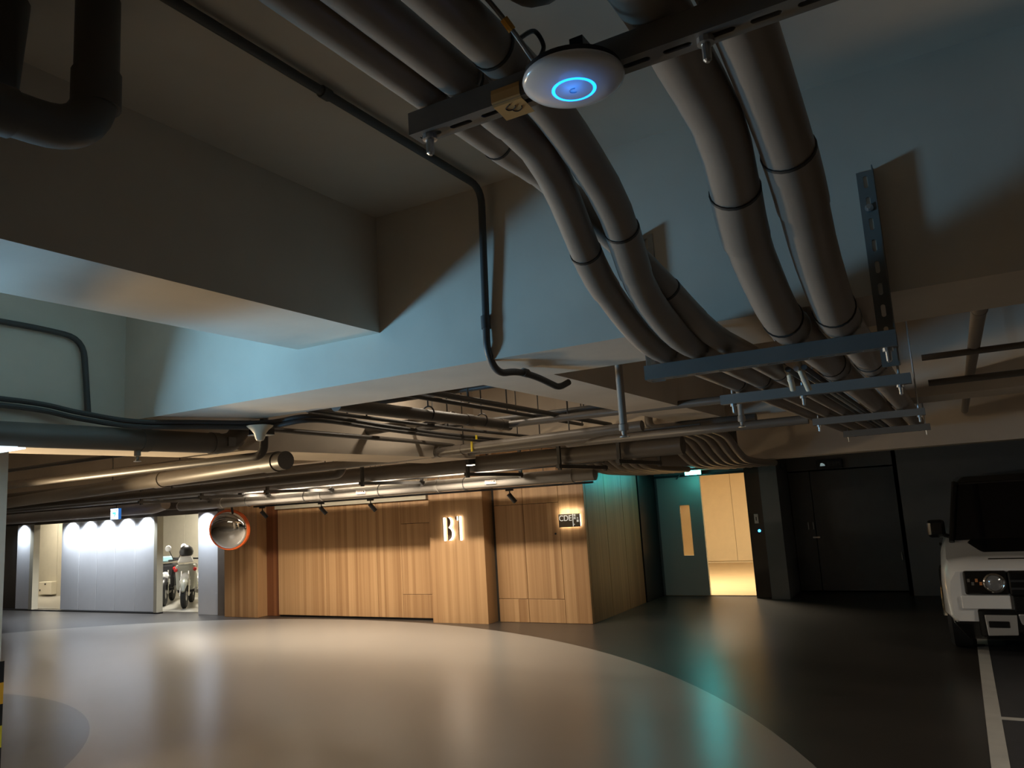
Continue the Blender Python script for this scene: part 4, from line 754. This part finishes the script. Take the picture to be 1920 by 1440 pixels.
# ================================================================== SCOOTERS
def scooter(label, loc, rz, body, accent, helmet):
    t = empty('scooter', loc, rz, label=label, cat='scooter', group='scooters parked in the bike room')
    P = lambda n, mb, m, sm=False, bv=0.0: mk(n, mb, m, t, smooth=sm, local=True, bevel=bv)
    for y in (-0.62, 0.62):
        P('wheel', MB().lathe([(0.15, -0.04), (0.21, -0.055), (0.25, -0.03), (0.25, 0.03), (0.21, 0.055), (0.15, 0.04)], (0, y, 0.25), 'X', 22), M_TYRE, True)
        P('rim', MB().lathe([(0.155, -0.035), (0.04, -0.045), (0.04, 0.045), (0.155, 0.035)], (0, y, 0.25), 'X', 16), M_SILVER, True)
    P('fork', MB().tube([(-0.08, -0.62, 0.25), (-0.07, -0.45, 0.75)], 0.022, 8).tube([(0.08, -0.62, 0.25), (0.07, -0.45, 0.75)], 0.022, 8), M_CHROME, True)
    P('front_fender', MB().tube([(0, -0.62+0.29*math.cos(a*PI/8), 0.25+0.29*math.sin(a*PI/8)) for a in range(1, 8)], [0.03, 0.06, 0.075, 0.08, 0.075, 0.06, 0.03], 10), body, True)
    P('front_shield', MB().hexa([(-0.16, -0.48, 0.36), (0.16, -0.48, 0.36), (0.2, -0.34, 0.36), (-0.2, -0.34, 0.36), (-0.20, -0.46, 0.88), (0.20, -0.46, 0.88), (0.22, -0.33, 0.9), (-0.22, -0.33, 0.9)]), body, bv=0.05)
    P('headlight', MB().lathe([(0.001, -0.10), (0.07, -0.08), (0.10, -0.02), (0.10, 0.02)], (0.0, -0.46, 0.62), 'Y', 18), M_WHITEB, True)
    P('handlebar_cowl', MB().hexa([(-0.17, -0.46, 0.93), (0.17, -0.46, 0.93), (0.15, -0.28, 0.93), (-0.15, -0.28, 0.93), (-0.12, -0.42, 1.06), (0.12, -0.42, 1.06), (0.12, -0.28, 1.04), (-0.12, -0.28, 1.04)]), accent, bv=0.03)
    P('handlebar', MB().tube([(-0.36, -0.24, 0.98), (-0.15, -0.34, 1.0), (0.15, -0.34, 1.0), (0.36, -0.24, 0.98)], 0.018, 8), M_BLACK, True)
    for s in (-1, 1):
        P('mirror_stalk', MB().tube([(s*0.26, -0.29, 1.0), (s*0.34, -0.32, 1.2)], 0.008, 6), M_BLACK)
        P('mirror', MB().lathe([(0.001, -0.035), (0.055, -0.02), (0.065, 0.0), (0.06, 0.008)], (s*0.36, -0.32, 1.24), 'Y', 16), M_WHITEB, True)
        P('indicator', MB().lathe([(0.001, -0.05), (0.035, -0.03), (0.04, 0.02)], (s*0.19, -0.47, 0.78), 'Y', 12), M_RED, True)
    P('floorboard', B(-0.17, 0.17, -0.36, 0.12, 0.30, 0.38), M_BLACK, bv=0.02)
    P('rear_body', MB().hexa([(-0.19, 0.02, 0.34), (0.19, 0.02, 0.34), (0.13, 0.86, 0.50), (-0.13, 0.86, 0.50), (-0.17, 0.06, 0.70), (0.17, 0.06, 0.70), (0.10, 0.92, 0.78), (-0.10, 0.92, 0.78)]), body, bv=0.05)
    P('side_trim', MB().hexa([(-0.205, 0.10, 0.46), (0.205, 0.10, 0.46), (0.15, 0.80, 0.56), (-0.15, 0.80, 0.56), (-0.20, 0.12, 0.56), (0.20, 0.12, 0.56), (0.13, 0.84, 0.66), (-0.13, 0.84, 0.66)]), accent, bv=0.02)
    P('seat', MB().hexa([(-0.15, 0.02, 0.70), (0.15, 0.02, 0.70), (0.12, 0.80, 0.76), (-0.12, 0.80, 0.76), (-0.13, 0.06, 0.78), (0.13, 0.06, 0.78), (0.10, 0.78, 0.85), (-0.10, 0.78, 0.85)]), M_BLACK, bv=0.03)
    P('tail_light', B(-0.09, 0.09, 0.90, 0.96, 0.66, 0.76), M_RED, bv=0.02)
    P('engine_case', B(-0.14, 0.02, 0.25, 0.70, 0.20, 0.40), M_STEEL, bv=0.03); P('number_plate', B(-0.11, 0.11, -0.53, -0.52, 0.45, 0.57), M_WHITEB)
    P('exhaust', MB().tube([(0.15, 0.3, 0.26), (0.17, 0.85, 0.36)], [0.04, 0.055], 12), M_CHROME, True)
    if helmet: P('helmet', MB().lathe([(0.10, 0.0), (0.135, 0.03), (0.145, 0.09), (0.12, 0.17), (0.06, 0.22), (0.001, 0.235)], (0.0, -0.30, 1.06), n=20), M_BLACK, True)
    return t
scooter('grey and white scooter with black helmet on its handlebar', (-14.78, 11.35, 0.006), 0.80, M_GREYP, M_WHITEB, True)
scooter('black and teal scooter with red lens at doorway edge', (-15.76, 11.58, 0.006), 0.80, M_BLACK, M_TEALP, False)

# ================================================================== LIGHTS OF THE SIDE ROOMS
def ceil_panel(label, x, y, z, s, e, col, m):
    t = empty('ceiling_light', (x, y, z), label=label, cat='lamp'); mk('frame', B(x-s/2, x+s/2, y-s/2, y+s/2, z, z+0.02), M_WHITE, t); mk('diffuser', B(x-s/2+0.02, x+s/2-0.02, y-s/2+0.02, y+s/2-0.02, z-0.006, z), m, t)
    area('panel_light', (x, y, z-0.012), (x, y, 0), e, col, s, s)
M_LEDW = mat('led_warm', (1, 1, 1), 0.4, emit=(1.0, 0.8, 0.5), estr=4.0)
ceil_panel('warm ceiling light inside the lobby', -4.6, 14.5, 2.66, 1.0, 165, (1.0, 0.88, 0.66), M_LEDW)
ceil_panel('ceiling light inside the bike room', -14.9, 11.5, 2.57, 0.6, 60, (1, 0.97, 0.88), M_LEDN)
ceil_panel('ceiling light behind the left doorway', -21.5, 11.6, 2.57, 0.6, 30, (1, 0.95, 0.82), M_LEDN)
spot('exit_glow', (-3.92, 13.0, 2.08), (-4.6, 10.6, 1.6), 8, (0.05, 0.75, 0.85), 110, 0.8, 0.05)
point('teal_sign_glow', (-4.45, 11.1, 2.08), 3.0, (0.03, 0.62, 0.72), 0.05)
